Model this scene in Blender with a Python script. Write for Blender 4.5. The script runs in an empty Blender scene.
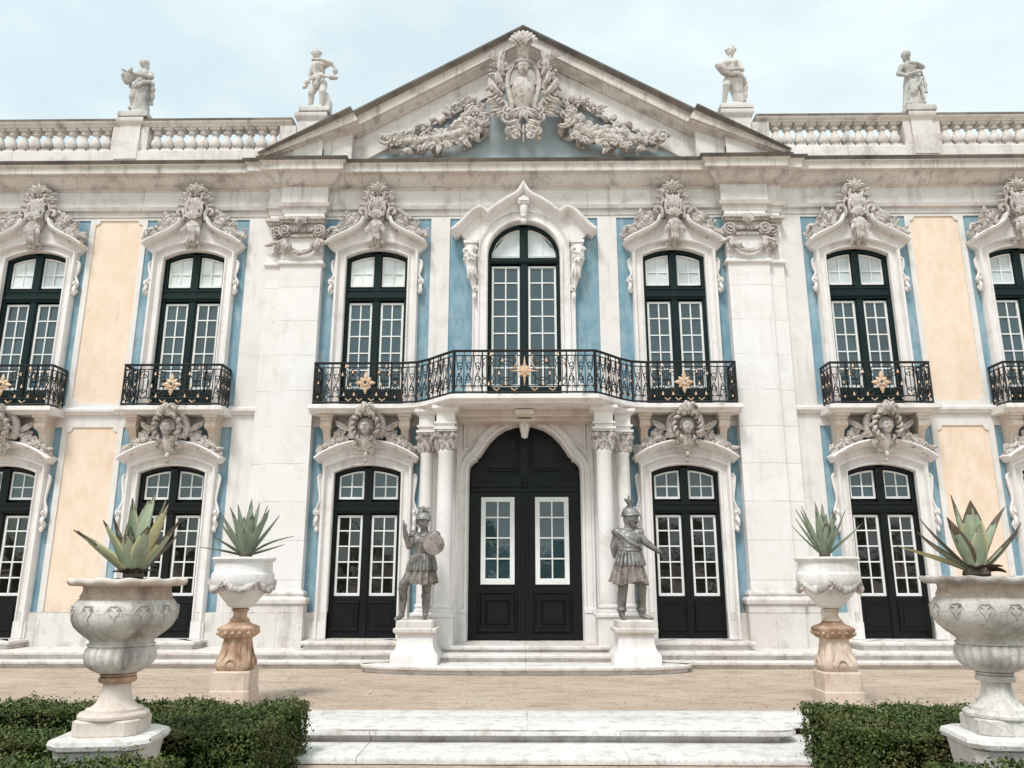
import bpy, bmesh, math, random
from mathutils import Vector, Matrix
import numpy as np
random.seed(7)
R = math.radians
PI = math.pi
sc = bpy.context.scene
C = sc.collection

# ------------------------------------------------------------------ camera
cd = bpy.data.cameras.new('camera'); cam = bpy.data.objects.new('camera', cd); C.objects.link(cam)
cam.location = (-0.033, -13.0, 1.27)
cam.rotation_euler = (R(90 + 13.88), 0, R(0.78))
cd.sensor_width = 36; cd.lens = 785.3 / 1024 * 36; cd.clip_end = 4000; cd.clip_start = 0.05
sc.camera = cam

# ------------------------------------------------------------------ light
SUN_EL, SUN_AZ = R(56), R(203)          # azimuth clockwise from +Y (behind the palace); sun stands behind the viewer's left
w = bpy.data.worlds.new('World'); sc.world = w; w.use_nodes = True
nt = w.node_tree; nt.nodes.clear()
def N(t, **k):
    n = nt.nodes.new(t)
    for a, b in k.items(): setattr(n, a, b)
    return n
def L(a, b): nt.links.new(a, b)
out = N('ShaderNodeOutputWorld'); bg = N('ShaderNodeBackground'); bg.inputs[1].default_value = 0.1
sky = N('ShaderNodeTexSky', sky_type='NISHITA'); sky.sun_disc = False
sky.sun_elevation = SUN_EL; sky.sun_rotation = SUN_AZ
tc = N('ShaderNodeTexCoord')
sdir = Vector((math.sin(SUN_AZ) * math.cos(SUN_EL), math.cos(SUN_AZ) * math.cos(SUN_EL), math.sin(SUN_EL)))
dot = N('ShaderNodeVectorMath', operation='DOT_PRODUCT'); dot.inputs[1].default_value = sdir
L(tc.outputs['Generated'], dot.inputs[0])
sep = N('ShaderNodeSeparateXYZ'); L(tc.outputs['Generated'], sep.inputs[0])
mz = N('ShaderNodeMath', operation='MAXIMUM'); L(sep.outputs[2], mz.inputs[0]); mz.inputs[1].default_value = 0.0
md = N('ShaderNodeMath', operation='MULTIPLY_ADD'); L(dot.outputs['Value'], md.inputs[0]); md.inputs[1].default_value = .5; md.inputs[2].default_value = .5
mp = N('ShaderNodeMath', operation='POWER'); L(md.outputs[0], mp.inputs[0]); mp.inputs[1].default_value = 3.0
a1 = N('ShaderNodeMath', operation='MULTIPLY_ADD'); L(mz.outputs[0], a1.inputs[0]); a1.inputs[1].default_value = 1.0; a1.inputs[2].default_value = 7.6
a2 = N('ShaderNodeMath', operation='MULTIPLY_ADD'); L(mp.outputs[0], a2.inputs[0]); a2.inputs[1].default_value = 3.0; L(a1.outputs[0], a2.inputs[2])
tint = N('ShaderNodeVectorMath', operation='SCALE'); tint.inputs[0].default_value = (0.89, 1.0, 1.02); L(a2.outputs[0], tint.inputs['Scale'])
mapn = N('ShaderNodeMapping'); mapn.inputs['Scale'].default_value = (1.0, 1.0, 2.2); L(tc.outputs['Generated'], mapn.inputs[0])
n1 = N('ShaderNodeTexNoise'); n1.inputs['Scale'].default_value = 2.9; n1.inputs['Detail'].default_value = 6; n1.inputs['Roughness'].default_value = .55
L(mapn.outputs[0], n1.inputs['Vector'])
rp = N('ShaderNodeValToRGB'); rp.color_ramp.elements[0].position = .36; rp.color_ramp.elements[1].position = .62
rp.color_ramp.elements[0].color = (.70, .70, .70, 1); rp.color_ramp.elements[1].color = (1, 1, 1, 1)
L(n1.outputs['Fac'], rp.inputs[0])
skb = N('ShaderNodeVectorMath', operation='MULTIPLY'); skb.inputs[1].default_value = (1.5, 1.9, 1.58); L(sky.outputs[0], skb.inputs[0])
mx = N('ShaderNodeMix', data_type='RGBA'); L(rp.outputs[0], mx.inputs[0]); L(skb.outputs[0], mx.inputs[6]); L(tint.outputs[0], mx.inputs[7])
L(mx.outputs[2], bg.inputs[0]); L(bg.outputs[0], out.inputs[0])
sl = bpy.data.lights.new('sun', 'SUN'); sl.energy = 2.2; sl.angle = R(13); sl.color = (1, .97, .95)
so = bpy.data.objects.new('sun', sl); C.objects.link(so); so.rotation_euler = (-sdir).to_track_quat('-Z', 'Y').to_euler()
sc.view_settings.view_transform = 'Standard'; sc.view_settings.look = 'None'
sc.view_settings.gamma = 1; sc.view_settings.exposure = 0.28; sc.view_settings.use_curve_mapping = False
sc.cycles.max_bounces = 5; sc.cycles.diffuse_bounces = 3; sc.cycles.glossy_bounces = 2

# ------------------------------------------------------------------ materials
class NT:
    def __init__(s, name):
        s.m = bpy.data.materials.new(name); s.m.use_nodes = True; s.t = s.m.node_tree; s.t.nodes.clear()
        s.o = s.n('ShaderNodeOutputMaterial'); s.b = s.n('ShaderNodeBsdfPrincipled'); s.l(s.b.outputs[0], s.o.inputs[0])
        s.pos = s.n('ShaderNodeNewGeometry').outputs['Position']
    def n(s, t, **k):
        x = s.t.nodes.new(t)
        for a, b in k.items(): setattr(x, a, b)
        return x
    def l(s, a, b): s.t.links.new(a, b)
    def vec(s, sx, sy, sz, src=None):
        m = s.n('ShaderNodeVectorMath', operation='MULTIPLY'); m.inputs[1].default_value = (sx, sy, sz); s.l(src or s.pos, m.inputs[0]); return m.outputs[0]
    def noise(s, v, scale, detail=4, rough=.55):
        x = s.n('ShaderNodeTexNoise'); x.inputs['Scale'].default_value = scale; x.inputs['Detail'].default_value = detail
        x.inputs['Roughness'].default_value = rough; s.l(v, x.inputs['Vector']); return x.outputs['Fac']
    def ramp(s, f, p0, p1, c0=0., c1=1.):
        x = s.n('ShaderNodeMapRange'); s.l(f, x.inputs[0]); x.inputs[1].default_value = p0; x.inputs[2].default_value = p1
        x.inputs[3].default_value = c0; x.inputs[4].default_value = c1; return x.outputs[0]
    def mix(s, f, a, b):
        x = s.n('ShaderNodeMix', data_type='RGBA')
        for i, v in ((0, f), (6, a), (7, b)):
            if isinstance(v, (int, float)): x.inputs[i].default_value = v
            elif isinstance(v, tuple): x.inputs[i].default_value = (*v, 1)
            else: s.l(v, x.inputs[i])
        return x.outputs[2]
    def math(s, op, a, b=None, c=None):
        x = s.n('ShaderNodeMath', operation=op)
        for i, v in enumerate((a, b, c)):
            if v is None: continue
            if isinstance(v, (int, float)): x.inputs[i].default_value = v
            else: s.l(v, x.inputs[i])
        return x.outputs[0]
    def fin(s, col, rough=.8, bump=None, bstr=.3, bdist=.01, spec=.3, metal=0):
        if isinstance(col, tuple): s.b.inputs['Base Color'].default_value = (*col, 1)
        else: s.l(col, s.b.inputs['Base Color'])
        if isinstance(rough, float) or isinstance(rough, int): s.b.inputs['Roughness'].default_value = rough
        else: s.l(rough, s.b.inputs['Roughness'])
        s.b.inputs['Specular IOR Level'].default_value = spec; s.b.inputs['Metallic'].default_value = metal
        if bump is not None:
            x = s.n('ShaderNodeBump'); x.inputs['Strength'].default_value = bstr; x.inputs['Distance'].default_value = bdist
            s.l(bump, x.inputs['Height']); s.l(x.outputs[0], s.b.inputs['Normal'])
        return s.m

def stone(name, c, c2, stain, amt=.5, streak=.4, fine=.25, joints=None, vj=None, rough=.75, bdist=.012, thr=.5, metal=0, jd=.75, bs=3.1):
    """limestone: two soft tones, grey-brown blotches, vertical run-off streaks, speckle; joints = course height"""
    m = NT(name)
    big = m.ramp(m.noise(m.pos, .9, 5), .35, .68)
    col = m.mix(big, c, c2)
    bl = m.math('MULTIPLY', m.ramp(m.noise(m.pos, bs, 9, .68), thr, thr + .22), amt)
    col = m.mix(bl, col, stain)
    st = m.math('MULTIPLY', m.ramp(m.noise(m.vec(5.5, 5.5, .55), 1.0, 6, .62), .54, .74), streak)
    col = m.mix(st, col, tuple(x * .8 for x in stain))
    fn = m.noise(m.pos, 42, 5, .7)
    col = m.mix(m.math('MULTIPLY', m.ramp(fn, .52, .75), fine), col, tuple(x * .6 for x in stain))
    h = m.math('ADD', m.math('MULTIPLY', fn, .5), m.noise(m.pos, 9, 5, .6))
    if joints:
        sp = m.n('ShaderNodeSeparateXYZ'); m.l(m.pos, sp.inputs[0])
        zz = m.math('DIVIDE', sp.outputs[2], joints)
        fr = m.math('FRACT', zz); row = m.math('FLOOR', zz)
        g = m.math('LESS_THAN', m.math('ABSOLUTE', m.math('SUBTRACT', fr, .5)), .5 - .006 / joints)
        g = m.math('SUBTRACT', 1, g)
        wn = m.n('ShaderNodeTexWhiteNoise', noise_dimensions='1D')
        if vj:
            xx = m.math('ADD', m.math('DIVIDE', sp.outputs[0], vj), m.math('MULTIPLY', row, .37))
            fx = m.math('FRACT', xx)
            gx = m.math('GREATER_THAN', m.math('ABSOLUTE', m.math('SUBTRACT', fx, .5)), .5 - .004 / vj)
            g = m.math('MAXIMUM', g, gx)
            m.l(m.math('ADD', m.math('MULTIPLY', row, 17.3), m.math('FLOOR', xx)), wn.inputs['W'])
        else: m.l(row, wn.inputs['W'])
        col = m.mix(m.math('MULTIPLY', wn.outputs['Value'], .22), col, tuple(x * .82 for x in c2))
        brk = m.ramp(m.noise(m.pos, 2.3, 3), .38, .6, .1, jd)
        col = m.mix(m.math('MULTIPLY', g, brk), col, tuple(x * .62 for x in stain))
        h = m.math('SUBTRACT', h, m.math('MULTIPLY', g, .6))
    return m.fin(col, rough, h, .35, bdist, metal=metal)

M = {}
M['ashlar'] = stone('pale_ashlar', (.80, .772, .757), (.757, .722, .70), (.36, .31, .275), .26, .28, .22, joints=.62, jd=.45)
M['trim'] = stone('pale_limestone_trim', (.80, .768, .75), (.755, .71, .685), (.31, .25, .21), .34, .36, .22)
M['wall'] = stone('limewash_wall', (.745, .712, .685), (.705, .665, .63), (.38, .33, .28), .32, .4, .15)
M['frieze'] = stone('frieze_stone', (.75, .722, .70), (.66, .61, .575), (.27, .22, .185), .55, .55, .3, joints=40., vj=1.15)
M['cornice'] = stone('weathered_cornice', (.70, .66, .625), (.60, .545, .50), (.115, .09, .078), .75, .65, .4, joints=40., vj=1.45, thr=.52)
M['lichen'] = stone('lichen_dark_stone', (.12, .11, .10), (.27, .24, .21), (.045, .042, .038), .75, .5, .5, rough=.95)
M['orn'] = stone('carved_grey_stone', (.62, .57, .53), (.50, .445, .405), (.085, .068, .058), .85, .35, .6, rough=.85, thr=.48, bs=13, bdist=.03)
M['orn2'] = stone('carved_brown_stone', (.67, .605, .555), (.54, .475, .43), (.085, .066, .055), .85, .35, .6, rough=.85, thr=.48, bs=13, bdist=.03)
M['step'] = stone('worn_step_stone', (.75, .715, .685), (.67, .605, .555), (.20, .15, .12), .6, .3, .45, joints=40., vj=1.9, bs=6)
M['gstep'] = stone('garden_step_stone', (.75, .72, .69), (.66, .62, .58), (.16, .13, .105), .6, .25, .6, joints=40., vj=2.15, bdist=.03, thr=.5, bs=7)
M['base'] = stone('plinth_stone', (.73, .695, .665), (.64, .585, .54), (.26, .20, .155), .55, .45, .3, joints=.74, vj=1.3)
M['urn'] = stone('urn_grey_marble', (.69, .65, .605), (.53, .49, .45), (.15, .125, .105), .7, .85, .55, rough=.7, thr=.46)
M['urnpink'] = stone('urn_pink_marble', (.70, .61, .545), (.64, .55, .48), (.40, .29, .22), .45, .5, .35, rough=.65)
M['rust'] = stone('iron_stained_marble', (.66, .50, .385), (.50, .28, .155), (.22, .10, .045), .9, .85, .5, rough=.6, thr=.42)
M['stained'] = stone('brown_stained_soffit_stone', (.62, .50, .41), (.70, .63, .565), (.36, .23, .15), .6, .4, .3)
M['neckstain'] = stone('brown_stained_urn_neck', (.50, .40, .325), (.62, .54, .465), (.20, .135, .09), .8, .7, .4, thr=.45)
M['tan'] = stone('tan_weathered_block', (.68, .55, .45), (.60, .47, .375), (.33, .21, .135), .55, .5, .4, bs=6)
M['statw'] = stone('pale_statue_stone', (.64, .61, .57), (.52, .49, .46), (.2, .18, .165), .6, .45, .35, rough=.9)
M['statg'] = stone('grey_statue_stone', (.44, .425, .405), (.56, .535, .50), (.15, .14, .13), .7, .4, .4, rough=.9)
M['lead'] = stone('weathered_lead', (.36, .35, .335), (.19, .172, .158), (.055, .045, .038), .9, .65, .5, rough=.4, thr=.46, bdist=.03, metal=.35, bs=9)
M['leadb'] = stone('brown_patinated_lead', (.21, .165, .135), (.29, .255, .225), (.05, .04, .032), .85, .6, .5, rough=.48, thr=.46, bdist=.03, bs=9)

def plaster(name, c, c2, pale, a=.5):
    m = NT(name)
    col = m.mix(m.ramp(m.noise(m.pos, 2.2, 9, .7), .40, .60), c, c2)
    col = m.mix(m.math('MULTIPLY', m.ramp(m.noise(m.vec(3.2, 3.2, 1.1), 1.7, 10, .74), .48, .66), a), col, pale)
    fn = m.noise(m.pos, 30, 6, .7)
    col = m.mix(m.math('MULTIPLY', m.ramp(fn, .5, .75), .25), col, tuple(x * .62 for x in c2))
    col = m.mix(m.math('MULTIPLY', m.ramp(m.noise(m.vec(1.6, 1.6, .5), 3.3, 8, .75), .56, .70), .35), col, tuple(x * .66 for x in c))
    return m.fin(col, .9, fn, .25, .006, .15)
M['blue'] = plaster('faded_blue_limewash', (.165, .29, .36), (.25, .375, .44), (.39, .47, .505), .75)
M['peach'] = plaster('peach_limewash', (.80, .645, .515), (.75, .58, .445), (.82, .70, .59), .7)
M['tymp'] = plaster('bleached_blue_limewash', (.36, .44, .475), (.43, .50, .525), (.52, .56, .57), .4)
def paint(name, c, rough=.35, spec=.4, var=.3):
    m = NT(name); n_ = m.noise(m.pos, 6, 6, .65)
    col = m.mix(m.ramp(n_, .4, .7), c, tuple(x * (1 - var) for x in c))
    col = m.mix(m.math('MULTIPLY', m.ramp(m.noise(m.vec(30, 30, 4), 1, 4), .55, .8), .35), col, tuple(min(1, x * 1.5 + .006) for x in c))
    return m.fin(col, m.ramp(n_, .3, .7, rough - .08, rough + .15), m.noise(m.vec(40, 40, 6), 1, 3), .12, .003, spec)
M['black'] = paint('black_door_paint', (.0036, .0056, .0054), .38, .26)
M['dgreen'] = paint('dark_green_paint', (.005, .0165, .0165), .45, .2)
M['white'] = paint('white_sash_paint', (.80, .80, .775), .45, .3, .12)
M['iron'] = paint('wrought_iron', (.018, .017, .017), .5, .4)
M['blind'] = NT('white_blind'); _m = M['blind']; M['blind'] = _m.fin(_m.mix(_m.ramp(_m.noise(_m.vec(.45, 0, .45), 1.0, 1), .40, .60), (.86, .88, .88), (.55, .60, .61)), .15, _m.noise(_m.pos, 3, 3), .1, .02, .5)
def gold():
    m = NT('worn_gilding'); n_ = m.noise(m.pos, 25, 5, .65)
    col = m.mix(m.ramp(n_, .45, .7), (.64, .44, .29), (.42, .30, .21))
    return m.fin(col, .5, n_, .3, .004, .5, .3)
M['gold'] = gold()
def glass(name, c, ior):
    m = NT(name); n_ = m.noise(m.pos, 2.6, 3)
    m.b.inputs['IOR'].default_value = ior
    return m.fin(m.mix(m.ramp(m.noise(m.pos, .9, 2), .4, .65), c, tuple(x * .55 for x in c)), .03, n_, .12, .02, .5)  # noise dims the base colour to suggest uneven reflections
M['glass'] = glass('old_window_glass', (.030, .060, .070), 1.8)  # grey-blue base puts part of the sky reflection into the colour
M['glassd'] = glass('dark_window_glass', (.013, .012, .011), 1.75)  # darker copy for lower panes, dark tree reflection put into the base colour
def ground_mat(name, c, c2, dark):
    m = NT(name)
    col = m.mix(m.ramp(m.noise(m.vec(.7, 1.3, 1), 1.1, 9, .7), .36, .64), c, c2)
    col = m.mix(m.math('MULTIPLY', m.ramp(m.noise(m.vec(1, 2.0, 1), 2.2, 10, .74), .50, .66), .75), col, dark)
    col = m.mix(m.math('MULTIPLY', m.ramp(m.noise(m.vec(.6, 2.2, 1), 1.7, 10, .75), .56, .66), .55), col, tuple(min(1, x * 1.22) for x in c2))
    fn = m.noise(m.pos, 26, 8, .8)
    col = m.mix(m.math('MULTIPLY', m.ramp(fn, .50, .66), .7), col, tuple(x * .7 for x in dark))
    vo = m.n('ShaderNodeTexVoronoi'); vo.inputs['Scale'].default_value = 38; m.l(m.pos, vo.inputs['Vector'])
    peb = m.math('MULTIPLY', m.ramp(vo.outputs['Distance'], .12, .3, 1, 0), m.ramp(m.noise(m.pos, 5, 4), .5, .6))
    col = m.mix(m.math('MULTIPLY', peb, .75), col, tuple(min(1, x * 1.3) for x in c2))
    return m.fin(col, .95, m.math('ADD', m.math('ADD', fn, peb), m.math('MULTIPLY', m.noise(m.pos, 6, 6), 2.0)), .8, .035, .1)
M['ground'] = ground_mat('packed_sandy_earth', (.53, .405, .315), (.64, .52, .425), (.33, .235, .175))
def leafmat(name, a, b, c_):
    m = NT(name)
    rnd = m.n('ShaderNodeNewGeometry').outputs['Random Per Island']
    col = m.mix(m.ramp(rnd, 0, 1), a, b)
    col = m.mix(m.math('MULTIPLY', m.ramp(m.noise(m.pos, 3.2, 4), .48, .66), .6), col, c_)
    m.fin(col, .55, None, spec=.3)
    m.b.inputs['Subsurface Weight'].default_value = 0
    return m.m
M['hedge'] = leafmat('box_hedge_leaves', (.016, .036, .008), (.10, .14, .03), (.14, .12, .045))
M['hedgecore'] = NT('hedge_twigs').fin((.006, .008, .003), 1.0, spec=0)
def agave_mat(name, a, b, streakc):
    m = NT(name)
    col = m.mix(m.ramp(m.noise(m.pos, 7, 6, .6), .35, .68), a, b)
    col = m.mix(m.math('MULTIPLY', m.ramp(m.noise(m.vec(30, 30, 5), 1, 5), .5, .7), .45), col, streakc)
    return m.fin(col, .5, m.noise(m.vec(40, 40, 6), 1, 3), .2, .004, .35)
M['ag'] = agave_mat('agave_green', (.33, .375, .25), (.22, .265, .175), (.47, .49, .37))
M['agd'] = agave_mat('agave_blue_green', (.19, .23, .165), (.27, .305, .225), (.38, .40, .30))
M['agy'] = agave_mat('agave_cream_margin', (.52, .47, .27), (.42, .40, .20), (.60, .52, .34))
M['agb'] = agave_mat('dry_brown_agave', (.13, .095, .07), (.07, .05, .038), (.26, .19, .13))
M['soil'] = NT('dark_soil'); _m = M['soil']; M['soil'] = _m.fin(_m.mix(_m.ramp(_m.noise(_m.pos, 30, 6), .4, .6), (.045, .028, .018), (.11, .065, .04)), .95, _m.noise(_m.pos, 40, 6), .8, .02)
M['wood'] = leafmat('distant_foliage', (.02, .032, .012), (.05, .07, .02), (.06, .07, .02))

# ------------------------------------------------------------------ mesh tools
class MB:
    def __init__(s): s.v = []; s.f = []; s.m = []
    def add(s, vs, fs, m=0):
        b = len(s.v); s.v += [tuple(x) for x in vs]; s.f += [tuple(i + b for i in f) for f in fs]
        s.m += m if isinstance(m, list) else [m] * len(fs)
    def box(s, x0, x1, y0, y1, z0, z1, m=0, ch=0):
        if ch <= 0:
            vs = [(x, y, z) for x in (x0, x1) for y in (y0, y1) for z in (z0, z1)]
            s.add(vs, [(0, 1, 3, 2), (4, 6, 7, 5), (0, 4, 5, 1), (2, 3, 7, 6), (0, 2, 6, 4), (1, 5, 7, 3)], m)
        else:   # chamfered along all outline edges
            s.loft([[(x0 + a, y0 + a), (x1 - a, y0 + a), (x1 - a, y1 - a), (x0 + a, y1 - a)] for a in (ch, 0, 0, ch)], [z0, z0 + ch, z1 - ch, z1], m)
    def loft(s, rings, zs, m=0):
        """closed stack of xy outlines"""
        n = len(rings[0]); vs = [(x, y, z) for r_, z in zip(rings, zs) for x, y in r_]
        fs = [(k * n + i, k * n + (i + 1) % n, (k + 1) * n + (i + 1) % n, (k + 1) * n + i) for k in range(len(zs) - 1) for i in range(n)]
        fs += [tuple(range(n - 1, -1, -1)), tuple(range((len(zs) - 1) * n, len(zs) * n))]
        s.add(vs, fs, m)
    def prism(s, poly, y0, y1, m=0):
        n = len(poly)
        s.add([(x, y0, z) for x, z in poly] + [(x, y1, z) for x, z in poly],
              [tuple(range(n)), tuple(range(2 * n - 1, n - 1, -1))] + [(i, i + n, (i + 1) % n + n, (i + 1) % n) for i in range(n)], m)
    def sweep(s, path, prof, plane='xz', m=0, mats=None, closed=False):
        """mitred sweep. xz: profile (n outward-left, y); xy: profile (out to the right of travel, z)"""
        off = miter(path, closed); np_ = len(prof); vs = []
        for (px, pz), (nx, nz) in zip(path, off):
            for a, b in prof:
                if plane == 'xz': vs.append((px + nx * a, b, pz + nz * a))
                else: vs.append((px - nx * a, pz - nz * a, b))
        np2 = len(path); fs = []; ms = []
        for k in range(np2 if closed else np2 - 1):
            k2 = (k + 1) % np2
            for i in range(np_):
                j = (i + 1) % np_
                fs.append((k * np_ + i, k * np_ + j, k2 * np_ + j, k2 * np_ + i)); ms.append(mats[i] if mats else m)
        if not closed:
            fs += [tuple(range(np_)), tuple(range((np2 - 1) * np_, np2 * np_))][::1]; ms += [m, m]
        s.add(vs, fs, ms)
    def tube(s, pts, rad, n=6, flat=1.0, m=0, up=(0, 1, 0), cap=True):
        pts = [Vector(p) for p in pts]
        if not isinstance(rad, (list, tuple)): rad = [rad] * len(pts)
        vs = []; U = Vector(up)
        for i, p in enumerate(pts):
            t = (pts[min(i + 1, len(pts) - 1)] - pts[max(i - 1, 0)])
            t = t.normalized() if t.length > 1e-9 else Vector((0, 0, 1))
            a = t.cross(U)
            if a.length < 1e-4: a = t.cross(Vector((1, 0, .3)))
            a.normalize(); b = a.cross(t).normalized()
            for k in range(n):
                th = 2 * PI * k / n
                vs.append(p + a * (rad[i] * math.cos(th)) + b * (rad[i] * flat * math.sin(th)))
        fs = [(i * n + k, i * n + (k + 1) % n, (i + 1) * n + (k + 1) % n, (i + 1) * n + k) for i in range(len(pts) - 1) for k in range(n)]
        if cap: fs += [tuple(range(n - 1, -1, -1)), tuple(range((len(pts) - 1) * n, len(pts) * n))]
        s.add(vs, fs, m)
    def blob(s, c, r, nu=8, nv=6, rot=None, m=0):
        c = Vector(c)
        if not isinstance(r, (list, tuple)): r = (r, r, r)
        vs = []; 
        for j in range(1, nv):
            ph = PI * j / nv
            for i in range(nu):
                th = 2 * PI * i / nu
                vs.append(Vector((r[0] * math.sin(ph) * math.cos(th), r[1] * math.sin(ph) * math.sin(th), r[2] * math.cos(ph))))
        vs += [Vector((0, 0, r[2])), Vector((0, 0, -r[2]))]
        if rot is not None: vs = [rot @ v for v in vs]
        vs = [v + c for v in vs]; T = len(vs) - 2; B = len(vs) - 1
        fs = [(j * nu + i, (j + 1) * nu + i, (j + 1) * nu + (i + 1) % nu, j * nu + (i + 1) % nu) for j in range(nv - 2) for i in range(nu)]
        fs += [(T, i, (i + 1) % nu) for i in range(nu)] + [(B, (nv - 2) * nu + (i + 1) % nu, (nv - 2) * nu + i) for i in range(nu)]
        s.add(vs, fs, m)
    def lathe(s, prof, c=(0, 0), n=32, mod=None, sx=1, sy=1, m=0, mats=None):
        """prof [(r,z)] closed by caps; mod(theta, i) multiplies r"""
        vs = [(c[0] + sx * r * (mod(2 * PI * k / n, i) if mod else 1) * math.cos(2 * PI * k / n),
               c[1] + sy * r * (mod(2 * PI * k / n, i) if mod else 1) * math.sin(2 * PI * k / n), z) for i, (r, z) in enumerate(prof) for k in range(n)]
        fs = []; ms = []
        for i in range(len(prof) - 1):
            for k in range(n):
                fs.append((i * n + k, i * n + (k + 1) % n, (i + 1) * n + (k + 1) % n, (i + 1) * n + k)); ms.append(mats[i] if mats else m)
        fs += [tuple(range(n - 1, -1, -1)), tuple(range((len(prof) - 1) * n, len(prof) * n))]; ms += [m, m]
        s.add(vs, fs, ms)
    def mesh(s, name, mats, smooth=32):
        me = bpy.data.meshes.new(name); me.from_pydata(s.v, [], s.f)
        for k in (mats if isinstance(mats, list) else [mats]): me.materials.append(M[k])
        me.polygons.foreach_set('material_index', s.m)
        bm = bmesh.new(); bm.from_mesh(me); bmesh.ops.recalc_face_normals(bm, faces=bm.faces); bm.to_mesh(me); bm.free()
        if smooth:
            me.shade_smooth(); me.set_sharp_from_angle(angle=R(smooth))
        return me
    def build(s, name, mats, parent=None, loc=(0, 0, 0), smooth=32):
        return link(name, s.mesh(name, mats, smooth), parent, loc)

def link(name, me, parent=None, loc=(0, 0, 0)):
    o = bpy.data.objects.new(name, me); C.objects.link(o); o.location = loc
    if parent is not None: o.parent = parent
    return o
def miter(path, closed=False):
    n = len(path); o = []
    for i in range(n):
        a = path[(i - 1) % n] if (closed or i > 0) else None
        b = path[(i + 1) % n] if (closed or i < n - 1) else None
        p = path[i]; ns = []
        for q0, q1 in ((a, p), (p, b)):
            if q0 is None or q1 is None: continue
            dx, dz = q1[0] - q0[0], q1[1] - q0[1]; l = math.hypot(dx, dz) or 1
            ns.append((-dz / l, dx / l))
        if len(ns) == 1: o.append(ns[0]); continue
        sx, sz = ns[0][0] + ns[1][0], ns[0][1] + ns[1][1]
        d = 1 + ns[0][0] * ns[1][0] + ns[0][1] * ns[1][1]
        d = max(d, .35); o.append((sx / d, sz / d))
    return o
def bez(p0, p1, p2, p3, n=10):
    r = []
    for i in range(n + 1):
        t = i / n; u = 1 - t
        r.append(tuple(u**3 * a + 3 * u * u * t * b + 3 * u * t * t * c + t**3 * d for a, b, c, d in zip(p0, p1, p2, p3)))
    return r
def spline(pts, n=6):
    """Catmull-Rom through points of any dimension"""
    r = []
    for i in range(len(pts) - 1):
        p0 = pts[max(i - 1, 0)]; p1 = pts[i]; p2 = pts[i + 1]; p3 = pts[min(i + 2, len(pts) - 1)]
        for k in range(n):
            t = k / n
            r.append(tuple(.5 * (2 * b + (c - a) * t + (2 * a - 5 * b + 4 * c - d) * t * t + (3 * b - a - 3 * c + d) * t**3) for a, b, c, d in zip(p0, p1, p2, p3)))
    r.append(tuple(pts[-1])); return r
def arc3(hw, z0, rise, n=12, cx=0):
    """segmental arch points from (-hw,z0) over the crown to (hw,z0)"""
    if rise <= 0: return [(cx - hw, z0), (cx + hw, z0)]
    rr = (hw * hw + rise * rise) / (2 * rise); cz = z0 + rise - rr; a = math.asin(hw / rr)
    return [(cx + rr * math.sin(-a + 2 * a * i / n), cz + rr * math.cos(-a + 2 * a * i / n)) for i in range(n + 1)]
def empty(name, loc, label, cat, group=None, rz=0):
    o = bpy.data.objects.new(name, None); C.objects.link(o); o.location = loc; o.rotation_euler = (0, 0, rz)
    o['label'] = label; o['category'] = cat
    if group: o['group'] = group
    o.empty_display_size = .2
    return o
def part(name, parent, loc=(0, 0, 0)):
    return link(name, None, parent, loc)

# ---- carved ornament vocabulary (local XZ with y towards the viewer negative)
def scroll(mb, cx, cz, r, y, a0=0, turns=1.4, t=.02, sgn=1, n=18, m=0):
    pts = []; rad = []
    for i in range(n + 1):
        f = i / n; a = a0 + sgn * 2 * PI * turns * f; q = r * (1 - .86 * f)
        pts.append((cx + q * math.cos(a), y - .03 * f, cz + q * math.sin(a))); rad.append(t * (1 - .35 * f))
    mb.tube(pts, rad, 6, 1.1, m); mb.blob((cx, y - .035, cz), t * 1.2, 6, 4, m=m)
def leaf(mb, p, d, l, wd, y=-.05, curl=.5, th=.018, m=0, lift=.06):
    """lens-section acanthus leaf starting at p, heading along d (angle in xz), curling"""
    pts = []; rad = []; a = d; x, z = p
    n = 6
    for i in range(n + 1):
        f = i / n
        pts.append((x, y - lift * math.sin(f * PI * .8), z)); rad.append(max(.004, wd * (math.sin(PI * (f * .82 + .14)) ** .8)))
        x += l / n * math.cos(a); z += l / n * math.sin(a); a += curl / n
    mb.tube(pts, rad, 6, th / wd if wd > 0 else 1, m)
    mb.tube([(q[0], q[1] - th * .9, q[2]) for q in pts], [.3 * r_ for r_ in rad], 4, 1, m)
def flower(mb, c, r, m=0, rnd=random):
    x, y, z = c; k = rnd.choice((5, 5, 6)); a0 = rnd.random() * 6
    for i in range(k):
        a = a0 + 2 * PI * i / k
        mb.blob((x + .62 * r * math.cos(a), y, z + .62 * r * math.sin(a)), (r * .5, r * .32, r * .5), 6, 4, m=m)
    mb.blob((x, y - .25 * r, z), r * .34, 6, 4, m=m)
def cluster(mb, path, wdt, n, y, r0, r1, rnd, leaves=True, m=0):
    """flowers, fruit and leaf tips strewn along a path [(x,z)]"""
    for i in range(n):
        f = rnd.random() * (len(path) - 1); k = min(int(f), len(path) - 2); f -= k
        x = path[k][0] * (1 - f) + path[k + 1][0] * f + rnd.uniform(-1, 1) * wdt
        z = path[k][1] * (1 - f) + path[k + 1][1] * f + rnd.uniform(-1, 1) * wdt
        yy = y - rnd.random() * .07; r_ = rnd.uniform(r0, r1); q = rnd.random()
        if q < .5: flower(mb, (x, yy, z), r_, m, rnd)
        elif q < .72: mb.blob((x, yy, z), r_ * .72, 6, 5, m=m)
        elif leaves: leaf(mb, (x, z), rnd.random() * 6.28, r_ * 2.6, r_ * .6, yy, rnd.uniform(-1.2, 1.2), .016, m, .03)
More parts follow.
